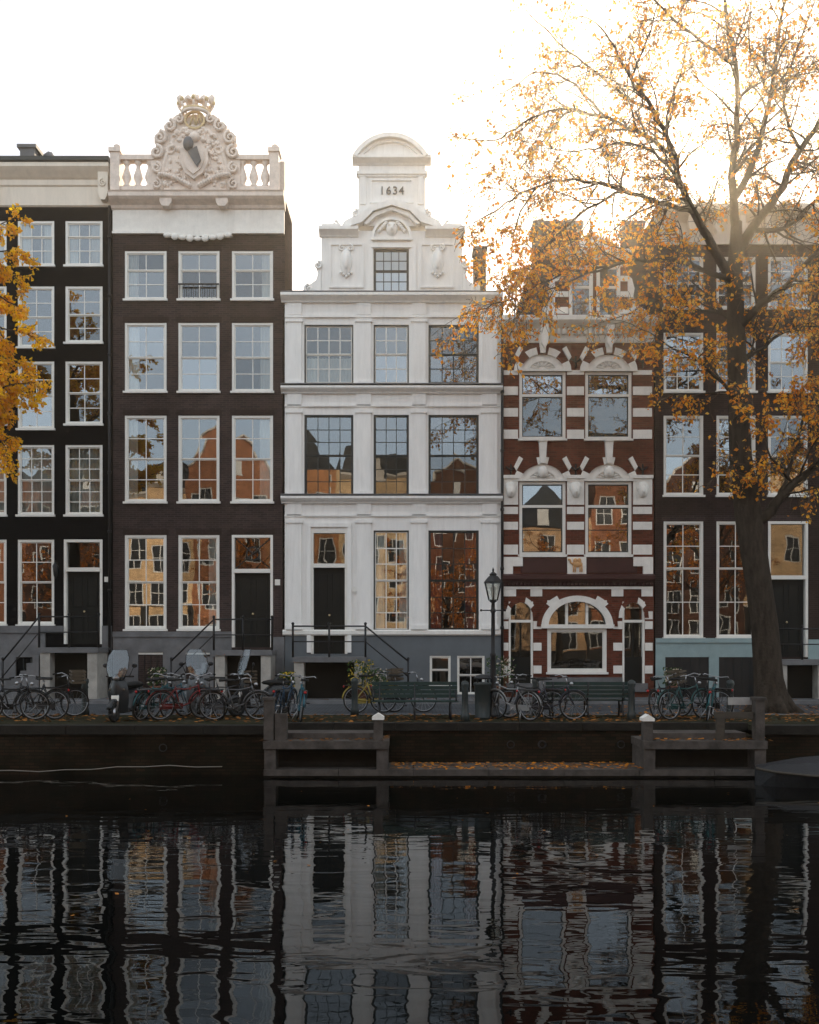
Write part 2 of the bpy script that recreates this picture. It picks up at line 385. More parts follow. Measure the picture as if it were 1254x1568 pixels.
g.add('walls',m_brown,[(x0,2.2,0),(x1,2.2,0),(x1,2.2,V(299)),(x0,2.2,V(299))],[(0,1,2,3)])
for (a,b) in cols:
    for y0 in (383,493,635,818): g.fb('brick_lintels',m_dark,a-3,b+3,y0-9,y0-.5,-.02,.012)
g.fb('stone_base',m_stone,173.5,355,966,974,-.02,.1)
for a,b in ((173.5,212),(250,285),(322,355),(418,435.5)): g.fb('stone_base',m_stone,a,b,974,1068,-.02,.06)
for a,b in ((212,250),(285,322)):
    g.fb('stone_base',m_stone,a,b,974,998,-.02,.055)
    g.fb('stone_base',m_frame,a,b,998,1001,-.02,.03)
    for k in range(1,4): g.fb('stone_base',m_iron,a+(b-a)*k/4-.6,a+(b-a)*k/4+.6,1001,1068,.0,.03)
g.fb('frieze',m_trim,173.5,435.5,322,355,-.02,.08)
g.fb('frieze',m_trim,173.2,435.8,355,358.5,-.02,.14)
g.fb('frieze',m_trim,252,356,355,363,-.02,.16)
for i in range(9):
    g.ell('frieze_ornament',m_trim,(U(258+i*11.5),-.16,V(362+5*math.sin(i/8*pi))),(.13,.07,.08+.03*(i%2)))
g.mould('cornice',m_pink,172,437,[(.08,322),(.14,320),(.18,316),(.40,311),(.48,308),(.48,302),(.52,300),(.40,298)])
for a in (258,343):
    g.fpr('cornice',m_pink,[(a-9,309),(a+9,309),(a+9,316),(a+5,322),(a-5,322),(a-9,316)],.1,.42)
for a,b in ((188,240),(364,416)):
    g.fb('balustrade',m_pink,a,b,290,298.5,.0,.32); g.fb('balustrade',m_pink,a,b,243,250,.0,.34)
    n=3
    for i in range(n):
        x=U(a+(b-a)*(i+.5)/n); z0=V(290); h=V(250)-z0
        g.lathe('balustrade',m_pink,x,-.17,[(.12,z0),(.12,z0+h*.08),(.07,z0+h*.12),(.15,z0+h*.35),(.14,z0+h*.45),(.06,z0+h*.75),(.06,z0+h*.84),(.12,z0+h*.92),(.12,z0+h)],10)
for a in (181,422):
    g.fb('balustrade',m_pink,a-7,a+7,240,298.5,-.1,.4); g.fb('balustrade',m_pink,a-9,a+9,234,240,-.15,.45)
    g.lathe('balustrade',m_pink,U(a),-.15,[(.12,V(234)),(.16,V(231)),(.06,V(229)),(.11,V(226)),(.02,V(223))],10)
for x in (U(174),U(436)-.3): g.box('balustrade',m_pink,x,x+.28,.12,2.2,V(298),V(243))
out=[(234,298),(234,246),(238,236),(246,232),(240,224),(240,214),(246,208),(256,208),(254,199),(259,193),(268,192),(268,186),(275,181),(284,186),(292,183),(302,181),(312,183),(320,186),(329,181),(336,186),(336,192),(345,193),(350,199),(348,208),(358,208),(364,214),(364,224),(358,232),(366,236),(370,246),(370,298)]
g.fpr('crest',m_pink,out,.06,.30)
inn=[(252,298),(254,262),(262,240),(270,224),(280,210),(292,203),(302,201),(312,203),(324,210),(334,224),(342,240),(350,262),(352,298)]
g.fpr('crest',m_pink,inn,.30,.38)
rr=random.Random(3)
for s_ in (-1,1):
    for (dx,y,r,t,w) in ((58,240,10,1.5,.07),(53,218,10,1.5,.065),(38,200,9,1.4,.06),(58,264,8,1.6,.06),(38,236,9,1.3,.055),(58,288,8,1.4,.05),(24,190,7,1.3,.05),(12,214,7,1.2,.045)):
        g.spiral('crest_relief',m_pink,302+s_*dx,y,r,.38,t,s_,w,a0=90)
    for i in range(55):
        t=rr.random(); dx=rr.uniform(10,52)*(1-.45*t); y=292-86*t
        g.ell('crest_relief',m_pink,(U(302+s_*dx),-.38,V(y)),(rr.uniform(.04,.11),rr.uniform(.05,.14),rr.uniform(.04,.10)),6,5)
    for i in range(14):
        t=i/13; g.ell('crest_relief',m_pink,(U(302+s_*(8+44*t)),-.44,V(292-16*math.sin(t*pi*.5))),(.085,.12,.085),6,5)
    g.tube('crest_relief',m_pink,[(U(302+s_*x),-.34,V(y)) for x,y in ((50,298),(48,262),(40,236),(30,218),(20,208),(8,202),(0,201))],.075,6)
g.fpr('crest_relief',m_pink,[(282,238),(322,238),(324,256),(316,274),(302,284),(288,274),(280,256)],.38,.54)
g.fpr('crest_relief',m_pink,[(287,243),(317,243),(318,256),(312,270),(302,278),(292,270),(286,256)],.54,.60)
g.ell('crest_relief',m_lead,(U(295),-.66,V(234)),(.17,.18,.23)); g.fpr('crest_relief',m_lead,[(294,246),(308,238),(314,258),(308,268),(300,256)],.6,.70)
g.ell('crest_relief',m_pink,(U(302),-.42,V(218)),(.18,.14,.16))
g.ring('crown',[m_gold],302,192,13,11,16,14,.34,.42,18,0,360,1)
for a in ((295,200,300,184),(300,184,304,200),(304,200,309,184),(309,184,312,196)): g.tube('crown',m_gold,[(U(a[0]),-.42,V(a[1])),(U(a[2]),-.42,V(a[3]))],.03,5)
g.torus('crown',m_pink,(U(302),-.2,V(180)),.42,.06,'z',20); g.torus('crown',m_gold,(U(302),-.2,V(177)),.42,.05,'z',20)
for a in range(0,360,45):
    ca,sa=math.cos(math.radians(a)),math.sin(math.radians(a))
    g.tube('crown',m_pink,[(U(302)+ca*.40,-.2+sa*.3,V(178)),(U(302)+ca*.56,-.2+sa*.4,V(167)),(U(302)+ca*.38,-.2+sa*.28,V(159)),(U(302),-.2,V(158))],.04,5)
    g.ell('crown',m_gold,(U(302)+ca*.55,-.2+sa*.4,V(162)),(.07,.07,.08),6,5)
for dx in (-24,-12,0,12,24):
    g.lathe('crown',m_pink,U(302+dx),-.2,[(.04,V(168)),(.1,V(158 if dx else 155)),(.12,V(154 if dx else 151)),(.02,V(149))],6)
for k in range(9): g.fb('window_guard',m_iron,276+k*7-.4,276+k*7+.4,436,456,.06,.09)
g.fb('window_guard',m_iron,273,336,434,436,.05,.1)
g.fb('house_number_plate',m_frame,421,429,886,895,0,.02)
stoop(g,338,424,994,-1,7,9)
g.finish()
# ================================================================ building C
g=G('white_neck_gable_house',(U(600),0,0))
cols=[(466,541),(572,626),(656,733)]
holes=[]
for ci,(a,b) in enumerate(cols):
    nx=[4,3,4][ci]
    holes.append((a,b,496,586)); window(g,a,b,496,586,nx,4,fm=m_dframe,mm=m_frame if ci<2 else m_dframe,fw=2,sillm=m_trim,curt='B' if ci==0 else '',mw=1.5)
    holes.append((a,b,634,758)); window(g,a,b,634,758,nx,6,fm=m_dframe,fw=2,sill=False,mw=1.2)
    if ci: holes.append((a,b,811,964)); window(g,a,b,811,964,nx,6,fm=m_dframe,fw=2,sill=False,mw=1.2 if ci==2 else 1.6,mm=m_dframe if ci==2 else m_frame,curt='LR',cm=m_redcurt if ci==2 else m_curt)
holes.append((476,532,811,1000)); door(g,476,532,811,1000,862)
holes+= [(658,690,1003,1046),(700,742,1003,1062)]
g.wall('walls',m_white,433,767,455,966,[h for h in holes if h[2]<1000])
g.wall('basement',m_basegrey,433,767,966,1070,[(476,532,966,1000)]+holes[-2:])
window(g,658,690,1003,1046,1,2,fm=m_frame,fw=2); window(g,700,742,1003,1062,2,2,fm=m_frame,fw=2,sill=False)
g.shell(m_white,433,767,462)
g.mould('cornice',m_white,431,769,[(.1,463),(.13,461),(.26,457),(.32,455),(.32,451),(.2,449.5)])
g.fb('frieze',m_white,436,764,482,485.5,-.01,.075)
for yy in (597,765):
    g.mould('cornice',m_white,431,769,[(.09,yy+5),(.11,yy+3),(.22,yy),(.26,yy-2),(.26,yy-5),(.12,yy-7)])
    g.fb('frieze',m_white,436,764,yy+22,yy+25,-.01,.07)
for yy in (449.5,590,758): g.fb('lead_flashing',m_lead,431,769,yy-1.6,yy-.1,.0,.27)
g.mould('cornice',m_trim,433,767,[(.05,972),(.09,970),(.09,965),(.04,963)])
for (t,b) in ((463,590),(602,758),(770,963)):
    for (a,c) in ((437,465),(543,571),(628,655),(735,764)):
        g.fb('pilasters',m_white,a+3,c-3,t+30,b-7,-.01,.09); g.fb('pilasters',m_white,a+1,c-1,t+25.5,t+30,-.01,.13)
        g.fb('pilasters',m_white,a+1,c-1,b-7,b-.3,-.01,.12)
        g.fb('pilasters',m_white,a+3,c-3,t+.3,t+18.5,-.01,.07)
g.fb('door_frame',m_white,470,476,806,998,-.02,.07); g.fb('door_frame',m_white,532,538,806,998,-.02,.07); g.fb('door_frame',m_white,470,538,800,806,-.02,.075)
g.wall('gable',m_white,492,708,352,451,[(572,626,380,446)]); window(g,572,626,380,446,4,4,fm=m_dframe,fw=2,sillm=m_trim)
g.add('gable',m_white,[(U(492),0,V(451)),(U(492),.5,V(451)),(U(492),.5,V(345)),(U(492),0,V(345))],[(0,1,2,3)])
g.add('gable',m_white,[(U(708),0,V(451)),(U(708),.5,V(451)),(U(708),.5,V(345)),(U(708),0,V(345))],[(0,1,2,3)])
g.add('gable',m_white,[(U(492),.5,V(451)),(U(708),.5,V(451)),(U(708),.5,V(352)),(U(492),.5,V(352))],[(0,1,2,3)])
for s_ in (-1,1):
    c=600
    def m(x): return c+s_*(x-c)
    g.fpr('scrolls',m_white,[(m(x),y) for x,y in ((708.3,450),(708.3,398),(712,400),(716,408),(713,418),(716,428),(724,434),(734,438),(737,450))],-.25,.04)
    g.spiral('scrolls',m_white,m(713),406,6,.06,1.4,s_,.045); g.spiral('scrolls',m_white,m(727),442,7,.06,1.4,-s_,.05)
    for (a,b,y0,y1) in ((643,646,372,440),(693,696,372,440),(646,693,372,374.5),(646,693,437,440)):
        g.fb('gable_ornament',m_white,min(m(a),m(b)),max(m(a),m(b)),y0,y1,-.01,.05)
    X=m(670)
    g.ell('gable_ornament',m_white,(U(X),-.02,V(400)),(.19,.14,.44),12,8); g.ell('gable_ornament',m_white,(U(X),-.08,V(400)),(.12,.13,.3),12,8)
    g.spiral('gable_ornament',m_white,X-6,379,5,.06,1.3,1,.035); g.spiral('gable_ornament',m_white,X+6,379,5,.06,1.3,-1,.035)
    for i in range(5): g.ell('gable_ornament',m_white,(U(X+(i-2)*4),-.05,V(423-abs(i-2)*3)),(.05,.07,.05),6,5)
    g.mould('gable_cornice',m_white,min(m(651),m(711)),max(m(651),m(711)),[(.05,362),(.08,360),(.2,356),(.26,354),(.26,349),(.12,347)])
    g.fpr('scrolls',m_white,[(m(x),y) for x,y in ((650.5,347),(650.5,318),(656,322),(660,331),(672,337),(678,347))],-.2,.03)
    g.fb('gable_cornice',m_white,min(m(678),m(707)),max(m(678),m(707)),344,347,-.2,.15)
    g.spiral('scrolls',m_white,m(656),326,6,.05,1.4,s_,.04)
    g.spiral('scrolls',m_white,m(687),344,6,.05,1.2,s_,.045)
    g.fpr('gable_cornice',m_white,[(m(600),309),(m(630),318),(m(662),342),(m(662),350),(m(645),344),(m(628),327),(m(600),318)],-.05,.30)
    g.fpr('gable_cornice',m_white,[(m(600),319),(m(627),328),(m(643),344),(m(638),346),(m(624),333),(m(600),324)],-.05,.2)
    g.fb('pilasters',m_white,min(m(629),m(637)),max(m(629),m(637)),366,448,-.01,.06)
    g.fb('gable_ornament',m_white,min(m(640),m(648)),max(m(640),m(648)),262,312,-.01,.05)
g.ring('gable_cornice',[m_white],600,364,27,27,31,31,0,.12,12); g.fb('gable_cornice',m_white,568,632,364,368,-.01,.13); g.fb('gable_cornice',m_white,568,632,372,379,-.01,.08)
g.ell('gable_ornament',m_white,(U(600),-.05,V(350)),(.19,.16,.22),10,8); g.ell('gable_ornament',m_white,(U(600),-.22,V(352)),(.04,.06,.07),6,5)
for s_ in (-1,1):
    g.ell('gable_ornament',m_white,(U(600+s_*4),-.2,V(346)),(.045,.04,.03),6,5)
    for i in range(5): g.ell('gable_ornament',m_white,(U(600+s_*(9+i*2.6)),-.06,V(341+i*3.2)),(.07,.08,.06),6,5)
g.fpr('gable',m_white,[(549,345),(549,247),(651,247),(651,345)],-.45,0)
g.fb('gable_cornice',m_white,546,654,262,267,-.2,.10); g.fb('gable_cornice',m_white,548,652,267,270,-.2,.06)
for (a,b,c,d) in ((566,569,276,307),(630,633,276,307),(566,633,273,276),(566,633,307,310)): g.fb('gable_ornament',m_white,a,b,c,d,-.01,.05)
for s_ in (-1,1):
    g.mould('gable_cornice',m_white,*(sorted((600+s_*60,600+s_*0.05))),[(.04,252),(.07,250),(.2,247),(.26,245),(.26,241),(.12,239.5)])
g.halfdisc('gable',m_white,598,273,60,60,-.3,.06,16,35,145)
g.ring('gable_cornice',[m_white],598,273,58.5,58.5,65,65,-.35,.30,16,29,151)
g.ring('gable_cornice',[m_white],598,273,54,54,58,58,-.05,.16,16,34,146)
cu=bpy.data.curves.new('date_numerals','FONT'); cu.body='1634'; cu.size=.36; cu.extrude=.02; cu.align_x='CENTER'; cu.space_character=1.15
cu.materials.append(m_lead)
tx=bpy.data.objects.new('date_numerals',cu); sc.collection.objects.link(tx)
tx.rotation_euler=(pi/2,0,0); tx.location=(0,-.03,V(297))
x0,x1,xm=U(440),U(760),U(600); z0,z1=V(456),V(352)
g.add('roof',m_slate,[(x0,.3,z0),(xm,.3,z1),(x1,.3,z0),(x0,11,z0),(xm,11,z1),(x1,11,z0)],[(0,1,4,3),(1,2,5,4),(3,4,5)])
g.box('chimney',m_brown,U(731),U(750),1.6,2.3,V(470),V(352)); g.box('chimney',m_lead,U(729),U(752),1.55,2.35,V(352),V(347))
g.fb('house_number_plate',m_frame,540,546,898,905,.1,.12)
stoop(g,455,562,1004,1,7,9,1.3)
c_root=g.finish(); tx.parent=c_root
# ================================================================ building D
g=G('red_brick_banded_house',(U(884),0,0))
W2=[(795,866),(896,967)]
holes=[]
for (a,b) in W2:
    holes+=[(a,b,568,671),(a,b,736,848)]
    window(g,a,b,568,671,1,2,split=.35,fw=4.5,mm=m_dframe); window(g,a,b,736,848,1,3,split=.34,fw=4.5,mm=m_dframe)
    for yy in (604,774): g.fb('window_frames',m_frame,a+4.5,b-4.5,yy-2,yy+2,-.1,-.03)
    for (ys,yk) in ((568,0),(736,1)):
        cx=(a+b)/2
        g.halfdisc('arch_heads',m_trim,cx,ys,33,26,-.02,.03,16)
        pat=[m_trim,m_red,m_red,m_trim,m_red,m_red,m_trim]
        pat=[m_trim,m_red,m_trim,m_red,m_trim,m_red,m_trim] if not yk else pat
        g.ring('arch_heads',pat,cx,ys,33,26,44,37,-.02,.09,7)
        g.ring('arch_heads',[m_trim],cx,ys,21,15,25,19,.03,.07,9)
        for k in range(7):
            an=math.radians(20+k*23.3); g.tube('arch_heads',m_trim,[(U(cx+6*math.cos(an)),-.05,V(ys-4-4*math.sin(an))),(U(cx+19*math.cos(an)),-.05,V(ys-2-13*math.sin(an)))],.022,4)
        if yk: g.ell('arch_heads',m_trim,(U(cx),-.1,V(ys-14)),(.16,.14,.2),10,7)
        g.fpr('arch_heads',m_trim,[(cx-6,ys-60),(cx+6,ys-60),(cx+4,ys-27),(cx-4,ys-27)],-.02,.2)
        g.fb('arch_heads',m_trim,cx-7,cx+7,ys-64,ys-60,-.02,.24)
        g.fb('arch_heads',m_trim,a-2,b+2,ys-3.5,ys,-.02,.1)
PX=[(771,793),(868,894),(969,998)]
for (a,b) in PX:
    for (y0,y1) in ((566,573),(591,604),(624,637),(657,671),(775,786),(798,810),(833,848)):
        g.fb('stone_bands',m_trim,a,b,y0,y1,-.02,.035)
    g.fb('stone_bands',m_trim,a,b,732,772,-.02,.07); xc=(a+b)/2
    g.ell('stone_heads',m_trim,(U(xc),-.12,V(752)),(.15,.14,.2),10,8); g.ell('stone_heads',m_trim,(U(xc),-.08,V(746)),(.2,.1,.2),8,6)
    g.ell('stone_heads',m_trim,(U(xc),-.25,V(753)),(.035,.04,.06),6,5)
    g.fb('stone_bands',m_trim,a-1,b+1,727,732,-.02,.14)
    for yy in (555,720):
        g.tube('wall_anchors',m_iron,[(U(xc-7),-.05,V(yy-6)),(U(xc),-.06,V(yy)),(U(xc+7),-.05,V(yy-6))],.03,5)
        g.tube('wall_anchors',m_iron,[(U(xc),-.05,V(yy-10)),(U(xc),-.05,V(yy+8))],.03,5)
for (a,b) in W2: g.fb('stone_bands',m_trim,a,b,671,674,-.02,.1); g.fb('stone_bands',m_trim,a,b,848,852,-.02,.1)
for cx in (830.5,931.5):
    for ys in (568,736):
        for s_ in (-1,1):
            g.fpr('stone_bands',m_trim,[(cx+s_*30,ys-34),(cx+s_*36,ys-38),(cx+s_*44,ys-22),(cx+s_*40,ys-16)],-.02,.10)
g.fb('sign_band',m_signred,797,975,854,876,-.02,.06)
g.fb('stone_bands',m_trim,770,800,852,866,-.02,.09); g.fb('stone_bands',m_trim,969,999,852,866,-.02,.09)
g.fb('stone_bands',m_trim,770,785,866,878,-.02,.09); g.fb('stone_bands',m_trim,984,999,866,878,-.02,.09)
g.fb('stone_bands',m_trim,868,897,852,878,-.02,.10)
cm=M('camel_relief',(.65,.36,.16),.6)
g.ell('camel_relief',cm,(U(883),-.12,V(863)),(.17,.06,.10)); g.ell('camel_relief',cm,(U(880),-.12,V(858)),(.07,.06,.09));g.ell('camel_relief',cm,(U(886),-.12,V(858)),(.07,.06,.09))
g.tube('camel_relief',cm,[(U(876),-.13,V(863)),(U(873),-.13,V(861)),(U(872),-.13,V(856)),(U(869),-.13,V(856))],.035,5)
for xx in (877,880,887,890): g.tube('camel_relief',cm,[(U(xx),-.13,V(865)),(U(xx),-.13,V(875))],.022,5)
g.mould('shop_cornice',m_signred,769,1000,[(.08,896),(.1,893),(.25,889),(.3,886),(.3,881),(.15,878)])
for k in range(38): g.fb('shop_cornice',m_signred,772+k*6,775+k*6,890,895,.1,.17)
g.fb('stone_bands',m_trim,770,999,897,901,-.02,.07)
for a,b in ((770,790),(812,830),(936,954),(982,999)): g.fb('stone_bands',m_trim,a,b,901,912,-.02,.05)
holes+=[(779,816,920,1045),(838,929,935,1028),(953,987,920,1045)]
for (a,b) in ((779,816),(953,987)):
    cx=(a+b)/2; w=(b-a)/2
    g.fb('window_frames',m_frame,a,a+3,920,1045,-.15,.0);g.fb('window_frames',m_frame,b-3,b,920,1045,-.15,.0)
    g.fb('window_frames',m_frame,a+3,b-3,948,952,-.15,.0)
    for s_ in (-1,1):
        pts=[(cx+s_*w,920)]+[(cx+s_*w*math.cos(math.radians(t)),945-24*math.sin(math.radians(t))) for t in range(0,91,15)]
        g.fpr('spandrels',m_trim,pts,-.12,.04)
    g.ring('stone_bands',[m_red,m_trim,m_red],cx,945,w,24,w+6,33,-.02,.06,5)
    g.add('glass',GL[1],[(U(a),.1,V(948)),(U(b),.1,V(948)),(U(b),.1,V(918)),(U(a),.1,V(918))],[(0,1,2,3)])
    g.fb('door_leaf',m_door,a+3,b-3,1005,1045,-.18,-.1)
    g.add('glass',GL[1],[(U(a),.12,V(1005)),(U(b),.12,V(1005)),(U(b),.12,V(952)),(U(a),.12,V(952))],[(0,1,2,3)])
    g.fb('door_leaf',m_door,cx-1.2,cx+1.2,952,1005,-.15,-.08)
    g.fb('steps',m_stone,a-4,b+4,1045,1058,-.25,.12)
cx=883.5
g.ring('arch_heads',[m_red,m_red,m_trim,m_red,m_red,m_red,m_trim,m_red,m_red],cx,958,55,47,62,54,-.02,.07,9)
g.ring('arch_heads',[m_trim],cx,958,44,38,55,47,-.02,.09,15)
g.fb('stone_bands',m_trim,828,940,955,961,-.15,.1)
hf=(838,929,918,955)
holes.append(hf)
for s_ in (-1,1):
    pts=[(cx+s_*45.5,918)]+[(cx+s_*45.5*math.cos(math.radians(t)),957-39*math.sin(math.radians(t))) for t in range(0,91,10)]
    g.fpr('spandrels',m_trim,pts,-.12,.02)
g.add('glass',m_glass,[(U(838),.1,V(957)),(U(929),.1,V(957)),(U(929),.1,V(918)),(U(838),.1,V(918))],[(0,1,2,3)])
for xx in (868,899): g.fb('window_frames',m_frame,xx-2,xx+2,920,956,-.15,-.03)
window(g,838,929,961,1028,1,1,split=.995,fw=4.5,sill=True)
for (a,b) in ((816.5,829),(939,952.5)):
    for (y0,y1) in ((950,962),(983,995),(1018,1030)): g.fb('stone_bands',m_trim,a,b,y0,y1,-.02,.04)
for (a,b) in ((770,778.5),(987.5,999)):
    for (y0,y1) in ((935,947),(950,962),(983,995),(1018,1030)): g.fb('stone_bands',m_trim,a,b,y0,y1,-.02,.04)
g.fb('stone_base',m_stone,816.5,952.5,1036,1068,-.02,.08)
g.wall('walls',m_red,769,1001,505,1070,holes)
g.shell(m_red,769,1001,496)
g.mould('cornice',m_trim,768,1002,[(.05,524),(.08,521),(.12,505),(.38,499),(.48,495),(.48,488),(.35,486)])
for k in range(29):
    g.fb('cornice',m_trim,772+k*8,776+k*8,505,513,.1,.24)
for xx in (832,932): g.fpr('cornice',m_trim,[(xx-6,500),(xx+6,500),(xx+5,528),(xx,536),(xx-5,528)],.05,.36)
drain(g,768.5,463,1060,.12)
x0,x1=U(815),U(998)
g.add('roof',m_slate,[(x0,.2,V(492)),(x1,.2,V(492)),(x1,2.0,V(400)),(x0,2.0,V(400)),(x0,10,V(400)),(x1,10,V(400))],[(0,1,2,3),(3,2,5,4)])
g.add('roof',m_slate,[(x0,.2,V(492)),(x0,2,V(400)),(x0,10,V(400)),(x0,10,V(492)),(x1,.2,V(492)),(x1,2,V(400)),(x1,10,V(400)),(x1,10,V(492))],[(0,1,2,3),(4,5,6,7)])
g.wall('dormer',m_red,850,962,392,490,[(872,908,405,484),(914,950,405,484)],.25,.1)
g.box('dormer',m_slate,U(850),U(962),.6,3,V(490),V(392))
for a,b in ((872,908),(914,950)):
    window(g,a,b,405,484,1,2,fw=3.5,split=.4,sill=True)
for (y0,y1) in ((400,406),(420,428),(444,452),(468,478)):
    for a,b in ((850,871),(951,962)): g.fb('stone_bands',m_trim,a,b,y0,y1,-.12,-.05)
for s_ in (-1,1):
    g.fpr('dormer_scrolls',m_trim,[(906+s_*x,y) for x,y in ((56,488),(56,420),(62,425),(66,440),(64,452),(70,466),(82,472),(88,488))],-.25,-.02)
    g.spiral('dormer_scrolls',m_trim,906+s_*76,480,8,.05,1.4,s_,.05)
g.mould('dormer_cornice',m_trim,845,967,[(.0,396),(.1,392),(.2,388),(.2,383)])
g.fpr('dormer_cornice',m_trim,[(856,383),(906,356),(956,383)],-.3,.1)
g.box('chimney',m_dark,U(838),U(915),3.2,4.2,V(430),V(284)); g.box('chimney',m_stone,U(834),U(919),3.1,4.3,V(284),V(276))
for xx in (850,876,902): g.lathe('chimney',m_red,U(xx),3.7,[(.14,V(276)),(.12,V(264))],8)
g.finish()
# ================================================================ building E
g=G('dark_brick_canal_house',(U(1130),0,0))
cols=[(1016,1077),(1097,1157),(1176,1237),(1276,1336),(1356,1416),(1436,1496)]
holes=[]
for ci,(a,b) in enumerate(cols):
    for ri,(c,d) in enumerate([(392,470),(508,598),(635,757)]):
        holes.append((a,b,c,d)); window(g,a,b,c,d,[3,3,2][ri],[4,4,4][ri],curt='' if ci<3 else R.choice(['','B','L','LR']),fw=3.4)
    if ci==2: holes.append((a,b,797,1005)); door(g,a,b,797,1005,880)
    else:
        holes.append((a,b,797,975)); window(g,a,b,797,975,2,4,fw=3.6,split=.4)
g.wall('walls',m_dark,1003,1540,370,1070,holes)
g.shell(m_dark,1003,1540,322)
for (a,b) in cols:
    for y0 in (392,508,635,797): g.fb('brick_lintels',m_brown,a-3,b+3,y0-9,y0-.5,-.02,.012)
g.fb('frieze',m_cream,1003.5,1539,342,374,-.02,.08)
g.mould('cornice',m_cream,1002,1541,[(.08,342),(.14,339),(.38,332),(.48,328),(.48,321),(.4,318)])
for k in range(14): g.fpr('cornice',m_cream,[(1012+k*39,334),(1020+k*39,334),(1020+k*39,352),(1016+k*39,360),(1012+k*39,352)],.05,.32)
g.fb('plaster_base',m_teal,1003.5,1176,976,983,-.02,.1)
for a,b in ((1003.5,1018),(1085,1100),(1160,1176)): g.fb('plaster_base',m_teal,a,b,983,1068,-.02,.06)
g.fb('plaster_base',m_teal,1018,1160,983,1005,-.02,.055) ; g.fb('plaster_base',m_teal,1237,1539,978,1068,-.02,.06)
for a,b in ((1018,1085),(1100,1160)):
    for k in range(1,5): g.fb('window_frames',m_dframe,a+(b-a)*k/5-.7,a+(b-a)*k/5+.7,1005,1068,-.02,.02)
g.add('basement_glass',m_oglass,[(U(1018),-.005,0.1),(U(1160),-.005,.1),(U(1160),-.005,V(1005)),(U(1018),-.005,V(1005))],[(0,1,2,3)])
g.box('chimney',m_dark,U(984),U(1012),2.5,3.5,V(330),V(296)); g.box('chimney',m_stone,U(981),U(1015),2.4,3.6,V(296),V(290))
for xx in (990,1004): g.lathe('chimney',m_red,U(xx),3,[(.13,V(290)),(.1,V(280))],8)
stoop(g,1168,1246,1008,1,6,10)
g.finish()
# ================================================================ opposite row (behind the camera) 
OPP[0]=True
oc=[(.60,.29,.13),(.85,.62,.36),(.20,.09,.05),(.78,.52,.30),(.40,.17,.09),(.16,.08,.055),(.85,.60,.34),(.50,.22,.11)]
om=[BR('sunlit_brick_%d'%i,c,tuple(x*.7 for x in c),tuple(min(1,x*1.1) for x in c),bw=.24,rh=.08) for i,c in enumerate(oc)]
m_plinth=M('dark_ground_storey',(.03,.026,.024),.6)  # dark lower-storey colour, chosen to deepen what the facing windows reflect
x=-62.0; i=0
rh=random.Random(12)
while x<62:
    w=rh.uniform(5.6,7.6); h=rh.uniform(12.0,15.2); cx=x+w/2
    def xf(v,cx=cx): return Vector((cx-v.x,-47.5-v.y,v.z))
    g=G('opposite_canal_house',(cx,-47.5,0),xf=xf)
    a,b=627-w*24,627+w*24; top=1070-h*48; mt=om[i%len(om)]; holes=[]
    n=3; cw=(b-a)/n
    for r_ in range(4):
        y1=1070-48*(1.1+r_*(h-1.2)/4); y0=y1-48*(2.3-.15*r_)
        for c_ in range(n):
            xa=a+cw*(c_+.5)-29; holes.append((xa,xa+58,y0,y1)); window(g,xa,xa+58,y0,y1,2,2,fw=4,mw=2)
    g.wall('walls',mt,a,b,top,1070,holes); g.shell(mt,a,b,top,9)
    g.fb('plinth',m_plinth,a+1,b-1,1070-48*.95,1069,0,.06)
    ys=1070-48*(1.1+(h-1.2)/4)
    if i%2==0:  # added dark fronts, out of view, to darken reflections in ground-floor windows
        for c_ in range(n+1):
            xa=a+1 if c_==0 else a+cw*(c_-.5)+29; xb=b-1 if c_==n else a+cw*(c_+.5)-29
            g.fb('added_dark_front',m_plinth,xa,xb,ys+4,1070-48*.95,0,.05)
        g.fb('added_dark_front',m_cream,a+1,b-1,ys-2,ys+4,0,.15)
    k=i%3
    if k==0:
        g.mould('cornice',m_cream,a,b,[(.05,top+14),(.3,top+4),(.4,top),(.4,top-8)])
        g.fpr('roof',m_slate,[(a,top-8),(a+30,top-100),(b-30,top-100),(b,top-8)],-8,-.3)
        g.fb('dormer',m_cream,600,654,top-75,top-8,-.6,.0)
    elif k==1:
        pts=[(a,top),(a+30,top-20),(a+50,top-60),(a+70,top-110),(600,top-140),(627,top-160),(654,top-140),(b-70,top-110),(b-50,top-60),(b-30,top-20),(b,top)]
        g.fpr('gable',mt,pts,-.3,0)
        for q in range(len(pts)-1): g.tube('gable',m_cream,[(U(pts[q][0]),-.05,V(pts[q][1])),(U(pts[q+1][0]),-.05,V(pts[q+1][1]))],.1,5)
        g.fpr('roof',m_slate,[(a,top),(627,top-130),(b,top)],-9,-.3)
        g.fb('gable',m_frame,605,649,top-70,top-10,0,.03)
    else:
        g.fpr('roof',m_slate,[(a,top),(627,top-170),(b,top)],-9,.1)
        g.fb('gable',m_frame,605,649,top-70,top-5,0,.2)
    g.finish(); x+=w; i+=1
OPP[0]=False
